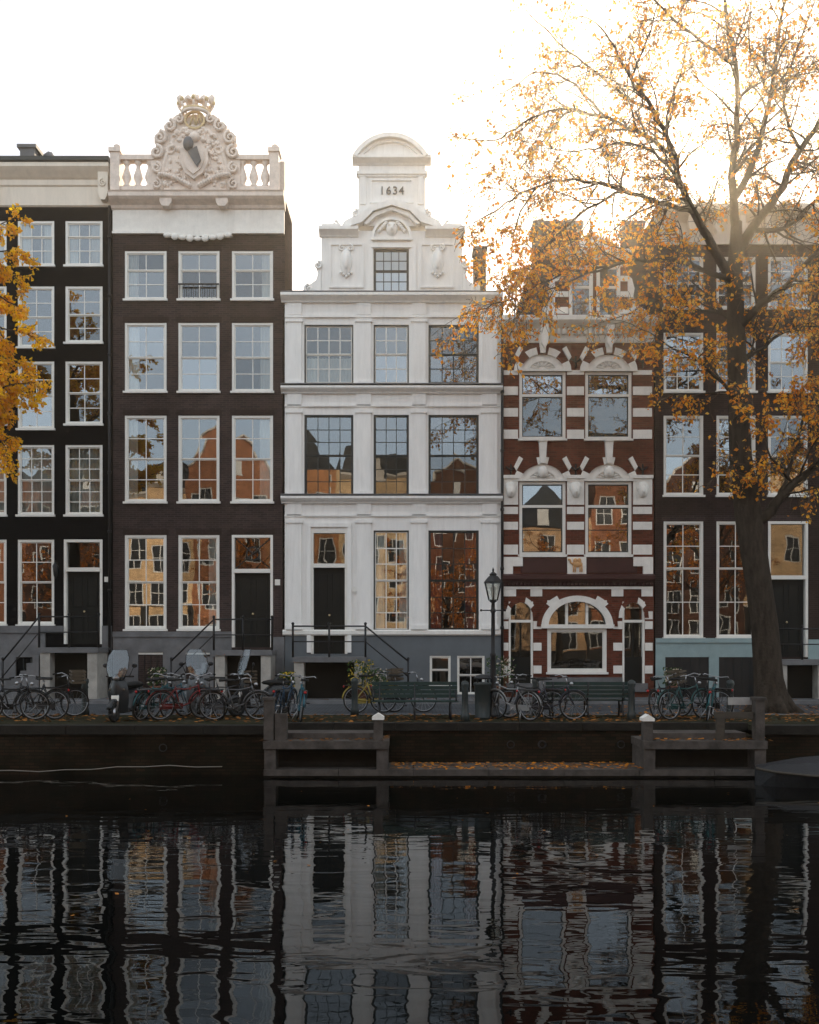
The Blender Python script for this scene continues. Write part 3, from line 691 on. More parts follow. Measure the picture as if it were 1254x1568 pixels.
# ================================================================ ground, street, quay, water
m_ground=M('ground_paving',(.09,.085,.08),.9,scale=.6,var=.3)
m_road=BR('road_clinkers',(.080,.085,.093),(.060,.063,.069),(.03,.03,.032),bw=.2,rh=.1,ms=.012,horiz=True,var=.3)
m_walk=BR('pavement_tiles',(.12,.12,.125),(.095,.095,.10),(.05,.05,.05),bw=.3,rh=.3,ms=.01,horiz=True)
m_strip=BR('quay_clinkers_mossy',(.042,.037,.028),(.026,.028,.016),(.016,.016,.010),bw=.2,rh=.1,ms=.012,horiz=True,var=.45)
m_qwall=BR('quay_brick_wall',(.030,.017,.011),(.011,.011,.007),(.008,.008,.006),bw=.22,rh=.07,var=.75)
m_qstone=M('quay_stone',(.070,.060,.054),.8,var=.5,scale=3,bump=.4,spec=.15)
m_qdark=M('wet_stone',(.014,.012,.010),.7,var=.5,scale=3,bump=.3,spec=.15)
QL=-10.4; QF=-11.0; QB=-9.7
xl0=P(403,1190,QF).x; xl1=P(1175,1190,QF).x
g=G('ground')
g.box('ground',m_ground,-200,200,QB+.3,260,-3.2,-.012)
g.box('ground',m_ground,-200,200,-300,-34.0,-3.2,-.012)
g.add('ground',m_qdark,[(-200,-34.2,-3),(200,-34.2,-3),(200,QB+.4,-3),(-200,QB+.4,-3)],[(0,1,2,3)])
g.finish()
g=G('road'); g.box('road',m_road,-90,90,-6.6,-2.3,-.1,0); g.finish()
g=G('pavement'); g.box('p',m_walk,-90,90,-2.15,.4,-.1,.085); g.box('p',m_stone,-90,90,-2.3,-2.15,-.1,.1); g.finish()
g=G('quay_paving')
g.box('p',m_stone,-90,90,-6.75,-6.6,-.1,.012)
g.box('p',m_strip,-90,xl0,QL+.35,-6.75,-.1,.004); g.box('p',m_strip,xl0,xl1,QB+.3,-6.75,-.1,.004); g.box('p',m_strip,xl1,90,QL+.35,-6.75,-.1,.004)
g.finish()
g=G('opposite_street'); g.box('o',m_walk,-90,90,-47.5,-34.0,-.1,.0); g.finish()
g=G('quay_wall')
for a,b in ((-90,xl0-.01),(xl1+.01,90)):
    g.box('wall',m_qwall,a,b,QL,QL+.34,-3,-.16); 
    xx=a
    while xx<b-.01:
        e=min(b,xx+1.5); g.box('coping',m_qdark,xx+.006,e-.006,QL-.06,QL+.35,-.16,.03); xx=e
g.box('wall',m_qwall,xl0,xl1,QB,QB+.3,-3,-.14)
xx=xl0
while xx<xl1-.01:
    e=min(xl1,xx+1.4); g.box('coping',m_qdark,xx+.006,e-.006,QB-.05,QB+.3,-.14,.03); xx=e
for a in (xl0-.005,xl1-.195): g.box('wall',m_qwall,a,a+.2,QF+.1,QB+.28,-3,-.2)
g.box('wall',m_qwall,-90,90,-34.4,-34.0,-3,-.15); g.box('coping',m_qstone,-90,90,-34.45,-33.95,-.15,.02)
rq=random.Random(2)
for k in range(14):
    x=rq.uniform(-14,14); yy=QB if xl0<x<xl1 else QL
    if abs(x-xl0)<.5 or abs(x-xl1)<.5: continue
    g.torus('mooring_rings',m_iron,(x,yy-.05,-.45),.08,.012,'y',12,4)
g.finish()
def X(px,y): return P(px,0,y).x
def Zq(py,y): return P(0,py,y).z
g=G('canal_landing')
xx=xl0
while xx<xl1-.01:
    e=min(xl1,xx+1.6); g.box('ledge',m_qstone,xx+.006,e-.006,QF,QB-.001,-.99,-.86); xx=e
g.box('ledge',m_qdark,xl0,xl1,QF+.06,QB,-3,-.99)
for (a,b) in ((403,595),(985,1175)):
    x0,x1=X(a,QF),X(b,QF)
    g.box('upper_slab',m_qstone,x0,x1,QF-.02,QB-.06,-.42,-.25)
    g.box('piers',m_qstone,x0+.02,x0+.26,QF+.02,QB-.1,-.859,-.42); g.box('piers',m_qstone,x1-.26,x1-.02,QF+.02,QB-.1,-.859,-.42)
    g.box('back_wall',m_qdark,x0+.26,x1-.26,QF+.5,QF+.6,-.859,-.42)
    g.box('upper_slab',m_qstone,x0+.3,x1-.3,QF+.45,QB-.06,-.249,-.12)
def post(a,b,ytop,cap):
    x0,x1=X(a,QF+.1),X(b,QF+.1); zt=Zq(ytop,QF+.1)
    g.box('posts',m_qstone,x0,x1,QF+.05,QF+.3,-.249,zt); 
    g.box('posts',m_trim if cap else m_qstone,x0-.03,x1+.03,QF+.02,QF+.33,zt,zt+.06)
    if cap: g.prism('posts',m_trim,[(x0-.03,zt+.061),(x1+.03,zt+.061),((x0+x1)/2,zt+.14)],QF+.02,QF+.33)
post(404,419,1072,0); post(572,586,1102,1); post(985,999,1104,1); post(1156,1170,1072,0)
g.box('posts',m_qstone,X(420,QF),X(438,QF),QF+.1,QF+.32,-.249,.32)
m_wood=M('weathered_wood',(.055,.045,.035),.8,var=.3,scale=6,stretch=(1,4,4))
g.box('rail',m_wood,X(1097,QF),X(1156,QF),QF+.1,QF+.2,.22,.36); g.box('rail',m_wood,X(1100,QF),X(1112,QF),QF+.1,QF+.22,-.249,.22)
g.box('sign_board',M('sign_grey',(.30,.29,.28),.6),X(1118,QF+.2),X(1168,QF+.2),QF+.34,QF+.37,.5,.66)
g.finish()
m,nt,o=newmat('canal_water')
b=nt.nodes.new('ShaderNodeBsdfPrincipled'); b.inputs['Base Color'].default_value=(.001,.0014,.0014,1); b.inputs['Roughness'].default_value=.0; b.inputs['IOR'].default_value=1.36
tc=nt.nodes.new('ShaderNodeTexCoord')
hs=None
for (scl,st,dist,amp) in ((.5,(.9,1.6,1),1,.0105),(1.6,(.7,1.9,1),.6,.0046),(5,(.7,1.7,1),.2,.0005)):
    mp=nt.nodes.new('ShaderNodeMapping'); mp.inputs['Scale'].default_value=st; L(nt,tc.outputs['Object'],mp.inputs[0])
    n=nt.nodes.new('ShaderNodeTexNoise'); n.inputs['Scale'].default_value=scl; n.inputs['Detail'].default_value=1.5; n.inputs['Distortion'].default_value=dist
    L(nt,mp.outputs[0],n.inputs['Vector'])
    mu=nt.nodes.new('ShaderNodeMath'); mu.operation='MULTIPLY'; mu.inputs[1].default_value=amp; L(nt,n.outputs[0],mu.inputs[0])
    if hs is None: hs=mu
    else:
        ad=nt.nodes.new('ShaderNodeMath'); L(nt,hs.outputs[0],ad.inputs[0]); L(nt,mu.outputs[0],ad.inputs[1]); hs=ad
bp=nt.nodes.new('ShaderNodeBump'); bp.inputs['Strength'].default_value=1; bp.inputs['Distance'].default_value=1.0
L(nt,hs.outputs[0],bp.inputs['Height']); L(nt,bp.outputs[0],b.inputs['Normal']); L(nt,b.outputs[0],o.inputs[0])
g=G('canal_water'); g.add('w',m,[(-120,-34.1,-1.04),(120,-34.1,-1.04),(120,QB+.1,-1.04),(-120,QB+.1,-1.04)],[(0,1,2,3)]); g.finish(False)
# ================================================================ street furniture
def bicycle(loc,rot,col,lean=0,crate=False):
    mc=M('bicycle_paint',col,.35,.1,var=.1); mt=m_tyre
    g=G('bicycle')
    for wx in (-.53,.53):
        g.torus('wheels',mt,(wx,0,.345),.33,.02,'y',28,5); g.torus('wheels',m_chrome,(wx,0,.345),.305,.01,'y',24,4)
        g.tube('wheels',m_chrome,[(wx,-.05,.345),(wx,.05,.345)],.022,6)
        for k in range(14):
            a=2*pi*k/14; g.tube('wheels',m_chrome,[(wx,.02*(-1)**k,.345),(wx+.3*math.cos(a),0,.345+.3*math.sin(a))],.0025,3,False)
    g.torus('mudguards',mc,(.53,0,.345),.37,.018,'y',12,4,40,170); g.torus('mudguards',mc,(-.53,0,.345),.37,.018,'y',12,4,20,175)
    T=lambda p,r,mm=mc,n=6: g.tube('frame',mm,p,r,n)
    bb=(-.06,0,.30); st=(-.2,0,.80); hd=(.37,0,.84); hb=(.41,0,.64)
    T([bb,st],.018); T([hd,hb],.022); T([(-.18,0,.74),(.1,0,.73),(.375,0,.80)],.017); T([bb,(.2,0,.4),hb],.019)
    for s_ in (-1,1):
        T([(-.06,.03*s_,.30),(-.53,.05*s_,.345)],.01); T([(-.19,.02*s_,.76),(-.53,.05*s_,.345)],.01); T([(.41,.03*s_,.64),(.45,.05*s_,.52),(.53,.05*s_,.345)],.013)
        T([(-.53,.07*s_,.345),(-.6,.07*s_,.72)],.006)
    T([st,(-.23,0,.93)],.014,m_chrome); T([hd,(.34,0,1.0)],.014,m_chrome)
    T([(.12,-.3,1.03),(.26,-.27,1.06),(.35,-.1,1.02),(.35,.1,1.02),(.26,.27,1.06),(.12,.3,1.03)],.012,m_chrome)
    for s_ in (-1,1): T([(.04,.3*s_,1.02),(.15,.3*s_,1.035)],.02,m_tyre)
    g.add('saddle',m_tyre,[(-.38,-.1,.94),(-.38,.1,.94),(-.2,.07,.95),(.0,.02,.95),(.0,-.02,.95),(-.2,-.07,.95),(-.38,-.09,1.0),(-.38,.09,1.0),(-.2,.05,.99),(-.01,.015,.985),(-.01,-.015,.985),(-.2,-.05,.99)],[(0,1,2,3,4,5),(11,10,9,8,7,6),(0,6,7,1),(1,7,8,2),(2,8,9,3),(3,9,10,4),(4,10,11,5),(5,11,6,0)],True)
    g.box('rack',m_iron,-.82,-.3,-.07,.07,.725,.74)
    g.box('chaincase',mc,-.55,.03,.04,.065,.25,.38)
    T([(-.06,-.09,.30),(-.06,.09,.30)],.012,m_chrome); T([(-.06,.09,.30),(.05,.1,.17)],.01,m_chrome); T([(-.06,-.09,.30),(-.17,-.1,.43)],.01,m_chrome)
    g.box('pedals',m_tyre,0,.1,.1,.19,.155,.18); g.box('pedals',m_tyre,-.22,-.12,-.19,-.1,.42,.445)
    g.ell('headlight',m_chrome,(.47,0,.86),(.05,.045,.045)); g.ell('rear_light',m_redp,(-.85,0,.7),(.02,.035,.03))
    T([(-.3,.05,.32),(-.38,.2,.0)],.01,m_chrome)
    if crate:
        for z in (.88,.96,1.04,1.12):
            for (a,b2,c,d) in ((.42,.44,-.2,.2),(.74,.76,-.2,.2),(.42,.76,-.2,-.18),(.42,.76,.18,.2)): g.box('crate',m_crate,a,b2,c,d,z-.025,z+.02)
        g.box('crate',m_crate,.42,.76,-.2,.2,.84,.86)
    ob=g.finish(False,loc=loc,rot=rot); ob.rotation_euler=(lean,0,rot); return ob
m_tyre=M('black_rubber',(.010,.010,.010),.7); m_chrome=M('worn_chrome',(.34,.34,.35),.35,.9); m_redp=M('red_plastic',(.4,.02,.02),.3); m_crate=M('wooden_crate',(.08,.06,.04),.7)
blk=(.010,.010,.012)
rb=random.Random(5)
BK=[(18,-8.6,.1,blk,0),(52,-8.3,3.0,(.02,.022,.025),0),(80,-7.6,.5,blk,1),
    (236,-8.2,1.2,(.02,.10,.11),0),(256,-7.8,.9,(.03,.09,.12),0),(278,-8.3,.6,(.15,.02,.02),0),(322,-8.0,2.2,blk,0),(345,-7.6,.3,(.03,.03,.035),1),(362,-8.6,.05,(.10,.10,.105),0),
    (436,-8.2,1.35,(.02,.05,.09),0),(457,-8.6,1.75,(.015,.10,.14),0),
    (575,-6.0,.4,(.30,.22,.04),1),(618,-5.9,.1,blk,0),
    (786,-8.5,2.3,(.25,.25,.25),0),(812,-8.0,2.8,blk,0),(845,-8.6,.15,(.03,.03,.04),0),
    (1022,-8.0,.9,blk,0),(1052,-8.3,.5,(.02,.07,.07),0),(1072,-7.8,2.4,blk,1),(1086,-8.4,1.2,(.015,.09,.10),0)]
for (px,y,rot,col,cr) in BK:
    bicycle((X(px,y),y,.006 if y<-6.75 else .002),rot,col,rb.uniform(-.16,.16),bool(cr))
def scooter(loc,rot,col):
    mc=M('scooter_paint',col,.25,.0,var=.05); g=G('motor_scooter')
    for wx in (-.6,.62):
        g.torus('wheels',m_tyre,(wx,0,.23),.17,.06,'y',22,8)
        g.tube('wheels',m_chrome,[(wx,-.05,.23),(wx,.05,.23)],.11,12)
    g.torus('fender',mc,(.62,0,.23),.255,.07,'y',12,6,20,150)
    secs=[(-.95,.05,.55,.62),(-.85,.16,.42,.74),(-.6,.2,.40,.80),(-.3,.2,.28,.78),(-.1,.17,.22,.62),(.0,.17,.20,.34),(.2,.18,.2,.29),(.32,.17,.2,.30)]
    v=[];f=[];n=10
    for (xx,w,z0,z1) in secs:
        for k in range(n):
            a=2*pi*k/n; c=math.cos(a); s_=math.sin(a)
            v.append((xx,w*math.copysign(abs(c)**.6,c),(z0+z1)/2+(z1-z0)/2*math.copysign(abs(s_)**.6,s_)))
    for j in range(len(secs)-1):
        for k in range(n): f.append((j*n+k,j*n+(k+1)%n,(j+1)*n+(k+1)%n,(j+1)*n+k))
    f.append(tuple(range(n))); f.append(tuple(range((len(secs)-1)*n,len(secs)*n)))
    g.add('body',mc,v,f,True)
    v=[];f=[]
    lv=[(.30,.17,.22),(.36,.24,.45),(.40,.26,.7),(.38,.2,.92),(.36,.1,1.0)]
    for (xx,w,z) in lv:
        for k in range(7):
            t=-1+k/3; v.append((xx+.14*(1-t*t),w*t,z))
    for j in range(4):
        for k in range(6): f.append((j*7+k,j*7+k+1,(j+1)*7+k+1,(j+1)*7+k))
    g.add('leg_shield',mc,v,f,True)
    g.ell('seat',m_tyre,(-.45,0,.83),(.42,.16,.08),12,6)
    g.tube('steering',m_chrome,[(.62,.06,.23),(.5,.05,.6),(.42,0,.98)],.03,6)
    g.ell('headset',mc,(.40,0,1.02),(.13,.16,.1),10,6); g.ell('headlight',m_chrome,(.51,0,1.02),(.06,.085,.07),10,6)
    g.tube('handlebar',m_tyre,[(.3,-.34,1.05),(.38,-.1,1.05),(.38,.1,1.05),(.3,.34,1.05)],.022,6)
    for s_ in (-1,1):
        g.tube('mirrors',m_iron,[(.34,.25*s_,1.06),(.32,.34*s_,1.27)],.01,4); g.ell('mirrors',m_iron,(.32,.36*s_,1.3),(.015,.07,.05)); g.ell('indicators',m_crate,(.47,.17*s_,.75),(.03,.03,.03))
    v=[];f=[]
    for (xx,w,z) in ((.50,.20,1.05),(.46,.27,1.25),(.38,.26,1.5),(.32,.18,1.66)):
        for k in range(7):
            t=-1+k/3; v.append((xx+.08*(1-t*t),w*t,z))
    for j in range(3):
        for k in range(6): f.append((j*7+k,j*7+k+1,(j+1)*7+k+1,(j+1)*7+k))
    g.add('windshield',m_shield,v,f,True)
    for s_ in (-1,1): g.tube('windshield_rim',m_iron,[(.50,.20*s_,1.05),(.46,.27*s_,1.25),(.38,.26*s_,1.5),(.32,.18*s_,1.66)],.008,4)
    g.box('number_plate',m_frame,.56,.57,-.09,.09,.5,.62)
    return g.finish(False,loc=loc,rot=rot)
m_shield=glassmat('scooter_windshield',.06,(.62,.66,.68))
scooter((X(193,-8.7),-8.7,.006),-1.75,(.02,.022,.025)); scooter((X(297,-7.0),-7.0,.006),-1.2,(.12,.13,.14)); scooter((X(398,-7.2),-7.2,.006),-2.6,(.02,.02,.022))
def bench(loc,rot):
    g=G('park_bench'); mg=M('bench_green_paint',(.015,.035,.032),.45,var=.2,scale=8)
    for i in range(4): g.box('backrest',mg,-1.03,1.03,.17+.02*i,.2+.02*i,.50+.1*i,.585+.1*i)
    for i in range(5): g.box('seat',mg,-1.03,1.03,-.33+.098*i,-.25+.098*i,.42,.45)
    for xx in (-.85,0,.85):
        g.tube('cast_iron_legs',m_iron,[(xx,-.34,0),(xx,-.28,.2),(xx,-.3,.41),(xx,.13,.41),(xx,.18,.55),(xx,.26,.88)],.025,6)
        g.tube('cast_iron_legs',m_iron,[(xx,.3,0),(xx,.18,.2),(xx,.13,.41)],.025,6); g.torus('cast_iron_legs',m_iron,(xx,-.05,.22),.1,.014,'x',12,4)
    for xx in (-.98,.98): g.tube('armrests',m_iron,[(xx,-.3,.43),(xx,-.32,.62),(xx,.0,.64),(xx,.19,.66)],.022,6)
    g.finish(False,loc=loc,rot=rot)
bench((X(635,-8.2),-8.2,.006),0); bench((X(898,-7.8),-7.8,.006),pi)
y=-7.9; xx=X(755,y); g=G('street_lamp',(xx,y,0))
g.lathe('post',m_iron,xx,y,[(.2,0),(.2,.12),(.15,.16),(.15,.5),(.17,.54),(.11,.62),(.075,.8),(.065,1.5),(.08,1.54),(.055,1.6),(.045,2.55),(.07,2.6),(.05,2.66),(.04,2.8),(.1,2.84),(.03,2.86)],14)
g.tube('ladder_bar',m_iron,[(xx-.28,y,2.62),(xx+.28,y,2.62)],.016,6)
for s_ in (-1,1): g.ell('ladder_bar',m_iron,(xx+.29*s_,y,2.62),(.03,.03,.03))
z=2.86
g.lathe('lantern_glass',m_glass2,xx,y,[(.12,z+.02),(.22,z+.42)],6,False)
g.lathe('lantern_roof',m_iron,xx,y,[(.25,z+.42),(.25,z+.45),(.13,z+.58),(.09,z+.6),(.1,z+.64),(.02,z+.7),(.03,z+.74),(.005,z+.8)],6,False)
g.lathe('lantern_base',m_iron,xx,y,[(.03,z-.02),(.13,z),(.13,z+.02)],6,False)
for k in range(6):
    a=2*pi*(k+.5)/6; g.tube('lantern_frame',m_iron,[(xx+.12*math.cos(a),y+.12*math.sin(a),z+.02),(xx+.225*math.cos(a),y+.225*math.sin(a),z+.43)],.012,4)
g.lathe('bulb',m_frame,xx,y,[(.03,z+.03),(.05,z+.12),(.07,z+.3),(.03,z+.34)],8)
g.finish(False)
y=-8.1; xx=X(739,y); g=G('litter_bin',(xx,y,0))
m_bin=M('bin_grey_green',(.025,.032,.032),.4)
g.lathe('body',m_bin,xx,y,[(.2,.006),(.2,.06),(.18,.08),(.2,.8),(.22,.82),(.22,.86),(.2,.88)],16); g.lathe('lid',m_iron,xx,y,[(.2,.96),(.22,.98),(.16,1.05),(.02,1.08)],16)
for k in range(4):
    a=pi/4+k*pi/2; g.tube('lid',m_iron,[(xx+.18*math.cos(a),y+.18*math.sin(a),.87),(xx+.18*math.cos(a),y+.18*math.sin(a),.97)],.015,4)
g.finish(False)
def bollard(px,y,h=.95):
    g=G('bollard'); g.lathe('bollard',m_bin,0,0,[(.11,0),(.11,.15),(.085,.2),(.075,h*.7),(.09,h*.74),(.07,h*.8),(.1,h*.88),(.09,h*.96),(.02,h)],10); g.finish(False,loc=(X(px,y),y,.004))
for px,y in ((967,-8.4),(712,-8.9),(424,-6.9),(543,-6.9),(820,-6.9),(1118,-8.2),(130,-6.9)): bollard(px,y)
def plant(px,y,s,flower):
    g=G('potted_plant'); g.lathe('pot',m_pot,0,0,[(.16,0),(.2,.32),(.22,.33),(.22,.37),(.19,.37)],12); r_=random.Random(int(px))
    for k in range(240):
        a=r_.uniform(0,2*pi); rr_=s*r_.random()**.5*.5; zz=.4+s*r_.random()*.9
        p=Vector((rr_*math.cos(a),rr_*math.sin(a),zz)); d1=Vector((r_.gauss(0,1),r_.gauss(0,1),r_.gauss(0,1))).normalized()*.05; d2=Vector((r_.gauss(0,1),r_.gauss(0,1),r_.gauss(0,1))).normalized()*.035
        g.add('leaves',flower if r_.random()<.3 else m_green,[p-d1,p+d2,p+d1,p-d2],[(0,1,2,3)])
    for k in range(8): g.tube('stems',m_green,[(0,0,.36),(r_.uniform(-.2,.2)*s,r_.uniform(-.2,.2)*s,.4+s*.7)],.008,3)
    g.finish(False,loc=(X(px,y),y,.085))
m_pot=M('terracotta',(.16,.07,.045),.8); m_green=leafmat('plant_green',(.05,.09,.03),.3); m_yel=leafmat('flower_yellow',(.6,.42,.05),.3); m_orl=leafmat('flower_white',(.6,.5,.4),.3)
plant(553,-1.7,.9,m_yel); plant(578,-1.75,.6,m_orl); plant(440,-1.6,.5,m_yel); plant(766,-.6,1.0,m_orl); plant(1030,-.5,.6,m_orl); plant(240,-.5,.6,m_orl)
g=G('mooring_rope'); rp=M('pale_rope',(.20,.18,.155),.8)
g.tube('r',rp,[P(-60+i*40,1176+(6 if i%2 else 0)*.3+4*math.sin(i*.6)-(1 if i>9 else 0),QL-.25) for i in range(11)],.011,5)
g.finish(False)
y=-12.0; bx=P(1232,1190,y).x
g=G('covered_rowing_boat',(bx,y,-1.04)); tarp=M('dark_tarpaulin',(.012,.013,.016),.5,bump=.4,scale=4)
secs=[(-1.0,.04,.34,.40),(-.7,.35,.30,.46),(-.1,.6,.26,.56),(.6,.7,.24,.62),(1.6,.7,.24,.62),(2.4,.62,.25,.5),(2.8,.5,.27,.42)]
v=[];f=[]
for (sx,w,gz,rz) in secs:
    v+=[(bx+sx,y,-1.04-.2),(bx+sx,y-w*.7,-1.04-.1),(bx+sx,y-w,-1.04+gz),(bx+sx,y-w*.5,-1.04+gz+(rz-gz)*.6+.03),(bx+sx,y,-1.04+rz),(bx+sx,y+w*.5,-1.04+gz+(rz-gz)*.6),(bx+sx,y+w,-1.04+gz),(bx+sx,y+w*.7,-1.04-.1)]
for j in range(len(secs)-1):
    for k in range(8): f.append((j*8+k,j*8+(k+1)%8,(j+1)*8+(k+1)%8,(j+1)*8+k))
f.append(tuple(range(8))); f.append(tuple(range((len(secs)-1)*8,len(secs)*8)))
g.add('hull',tarp,v,f); g.tube('gunwale',m_wood,[(bx+s_[0],y-s_[1]-.01,-1.04+s_[2]) for s_ in secs],.03,5)
g.finish()
# ================================================================ trees
m_bark=M('bark',(.040,.031,.024),.9,var=.5,scale=5,bump=.9,stretch=(2,2,.5),bscale=14,spec=.05)
m_twig=M('twig_bark',(.12,.085,.06),.9,spec=0)
m_l1=leafmat('leaf_orange',(.80,.29,.025)); m_l2=leafmat('leaf_amber',(.86,.41,.04)); m_l3=leafmat('leaf_brown',(.46,.18,.04)); m_l4=leafmat('leaf_yellow',(.96,.54,.015)); m_l5=leafmat('leaf_pale_gold',(.90,.52,.10))
def rvec(r_): 
    v=Vector((r_.gauss(0,1),r_.gauss(0,1),r_.gauss(0,1)))
    return v.normalized()
def leaf(g,p,r_,size,mats):
    a=rvec(r_); a.z-=.6; a.normalize(); b=a.cross(rvec(r_)).normalized(); s=size*r_.uniform(.6,1.25)
    m=mats[min(len(mats)-1,int(r_.random()*len(mats)))]; c=a.cross(b)*s*.18
    g.add('leaves',m,[p,p+a*s*.5+b*s*.36+c,p+a*s,p+a*s*.5-b*s*.36+c],[(0,1,2,3)])
def grow(g,p,d,length,r,level,r_,leafp,droop,size,mats,kids):
    n={1:6,2:4,3:3}[level]; pts=[p.copy()]; rr=[r]; q=p.copy(); d=d.normalized()
    for i in range(n):
        d=(d+rvec(r_)*(.22 if level<3 else .3)+Vector((0,0,-droop*(i+1)/n+(.12 if level==1 else 0)))).normalized()
        q=q+d*length/n; pts.append(q.copy()); rr.append(max(.0068,r*(1-.75*(i+1)/n)))
    g.tube('branches',m_twig if level>1 else m_bark,pts,rr,5 if level==1 else 3,False)
    if level<3:
        k=kids[level-1]
        for j in range(k):
            t=(j+.7+r_.random()*.5)/(k+.5); t=min(t,1); f=t*n; i=min(int(f),n-1); a=pts[i].lerp(pts[i+1],f-i)
            dd=(pts[i+1]-pts[i]).normalized(); side=dd.cross(rvec(r_)).normalized()
            grow(g,a,dd*.75+side*.8,length*r_.uniform(.38,.6)*(1.1-.35*t),r*.42,level+1,r_,leafp,droop,size,mats,kids)
    if level>=2:
        lp=leafp(pts[-1])
        for i in range(1,n+1):
            for _ in range(2 if level==3 else 1):
                if r_.random()<lp: leaf(g,pts[i]+rvec(r_)*.04,r_,size,mats)
def limb(g,pts,r0,r1,r_,spawn,length,start,leafp,droop,size,mats,kids,n=8,lr=.035):
    P_=[Vector(p) for p in pts]; out_=[]
    for i in range(len(P_)-1):
        a=P_[max(i-1,0)];b=P_[i];c=P_[i+1];d=P_[min(i+2,len(P_)-1)]
        for k in range(4):
            t=k/4; out_.append(.5*((2*b)+(c-a)*t+(2*a-5*b+4*c-d)*t*t+(3*b-a-3*c+d)*t**3))
    out_.append(P_[-1]); N=len(out_)
    out_=[p+rvec(r_)*.035 for p in out_]
    g.tube('branches',m_bark,out_,[r0+(r1-r0)*(i/(N-1))**.8 for i in range(N)],n)
    if spawn<=0: return
    L_=[0]
    for i in range(1,N): L_.append(L_[-1]+(out_[i]-out_[i-1]).length)
    s=L_[-1]*start
    while s<L_[-1]:
        i=max(j for j in range(N-1) if L_[j]<=s); a=out_[i]; dd=(out_[i+1]-out_[i]).normalized(); side=dd.cross(rvec(r_)).normalized()
        k=s/L_[-1]
        grow(g,a,dd*.6+side*.9,length*r_.uniform(.6,1.1)*(1.1-.4*k),min(lr,(r0+(r1-r0)*k)*.6),1,r_,leafp,droop,size,mats,kids)
        s+=spawn*r_.uniform(.6,1.4)
    grow(g,out_[-1],(out_[-1]-out_[-3]),length*.9,r1,1,r_,leafp,droop,size,mats,kids)
YT=-5.6
def T(px,py,dy=0): return P(px,py,YT+dy)
rt=random.Random(21)
base=P(1184,1092,YT); base.z=0
g=G('autumn_elm_tree',tuple(base))
def lp1(p):
    z=p.z
    cl=.5+.5*math.sin(p.x*1.7+p.z*1.3+1.0)*math.sin(p.z*2.1-p.x*.9+p.y)
    cl=.35+1.1*cl
    if z<7.5: return .28*cl
    if z<10.6: return .46*cl
    if z<12.6: return .34*cl
    return .13*cl
mats=[m_l1,m_l1,m_l2,m_l3,m_l2,m_l5]
g.tube('trunk',m_bark,[Vector((T(1184,1092).x,YT,-.05)),T(1182,1078),T(1177,1040),T(1171,960),T(1158,870),T(1146,790),T(1134,700),T(1130,600),T(1127,500),T(1125,420),T(1128,340)],[.62,.47,.38,.35,.34,.35,.29,.26,.23,.2,.14],14)
for k in range(7):
    a=k*.9+.3; g.tube('trunk',m_bark,[Vector((base.x+.75*math.cos(a),YT+.75*math.sin(a),-.05)),Vector((base.x+.45*math.cos(a),YT+.45*math.sin(a),.12)),Vector((base.x+.22*math.cos(a)-.04,YT+.22*math.sin(a),.6))],[.1,.16,.12],6)
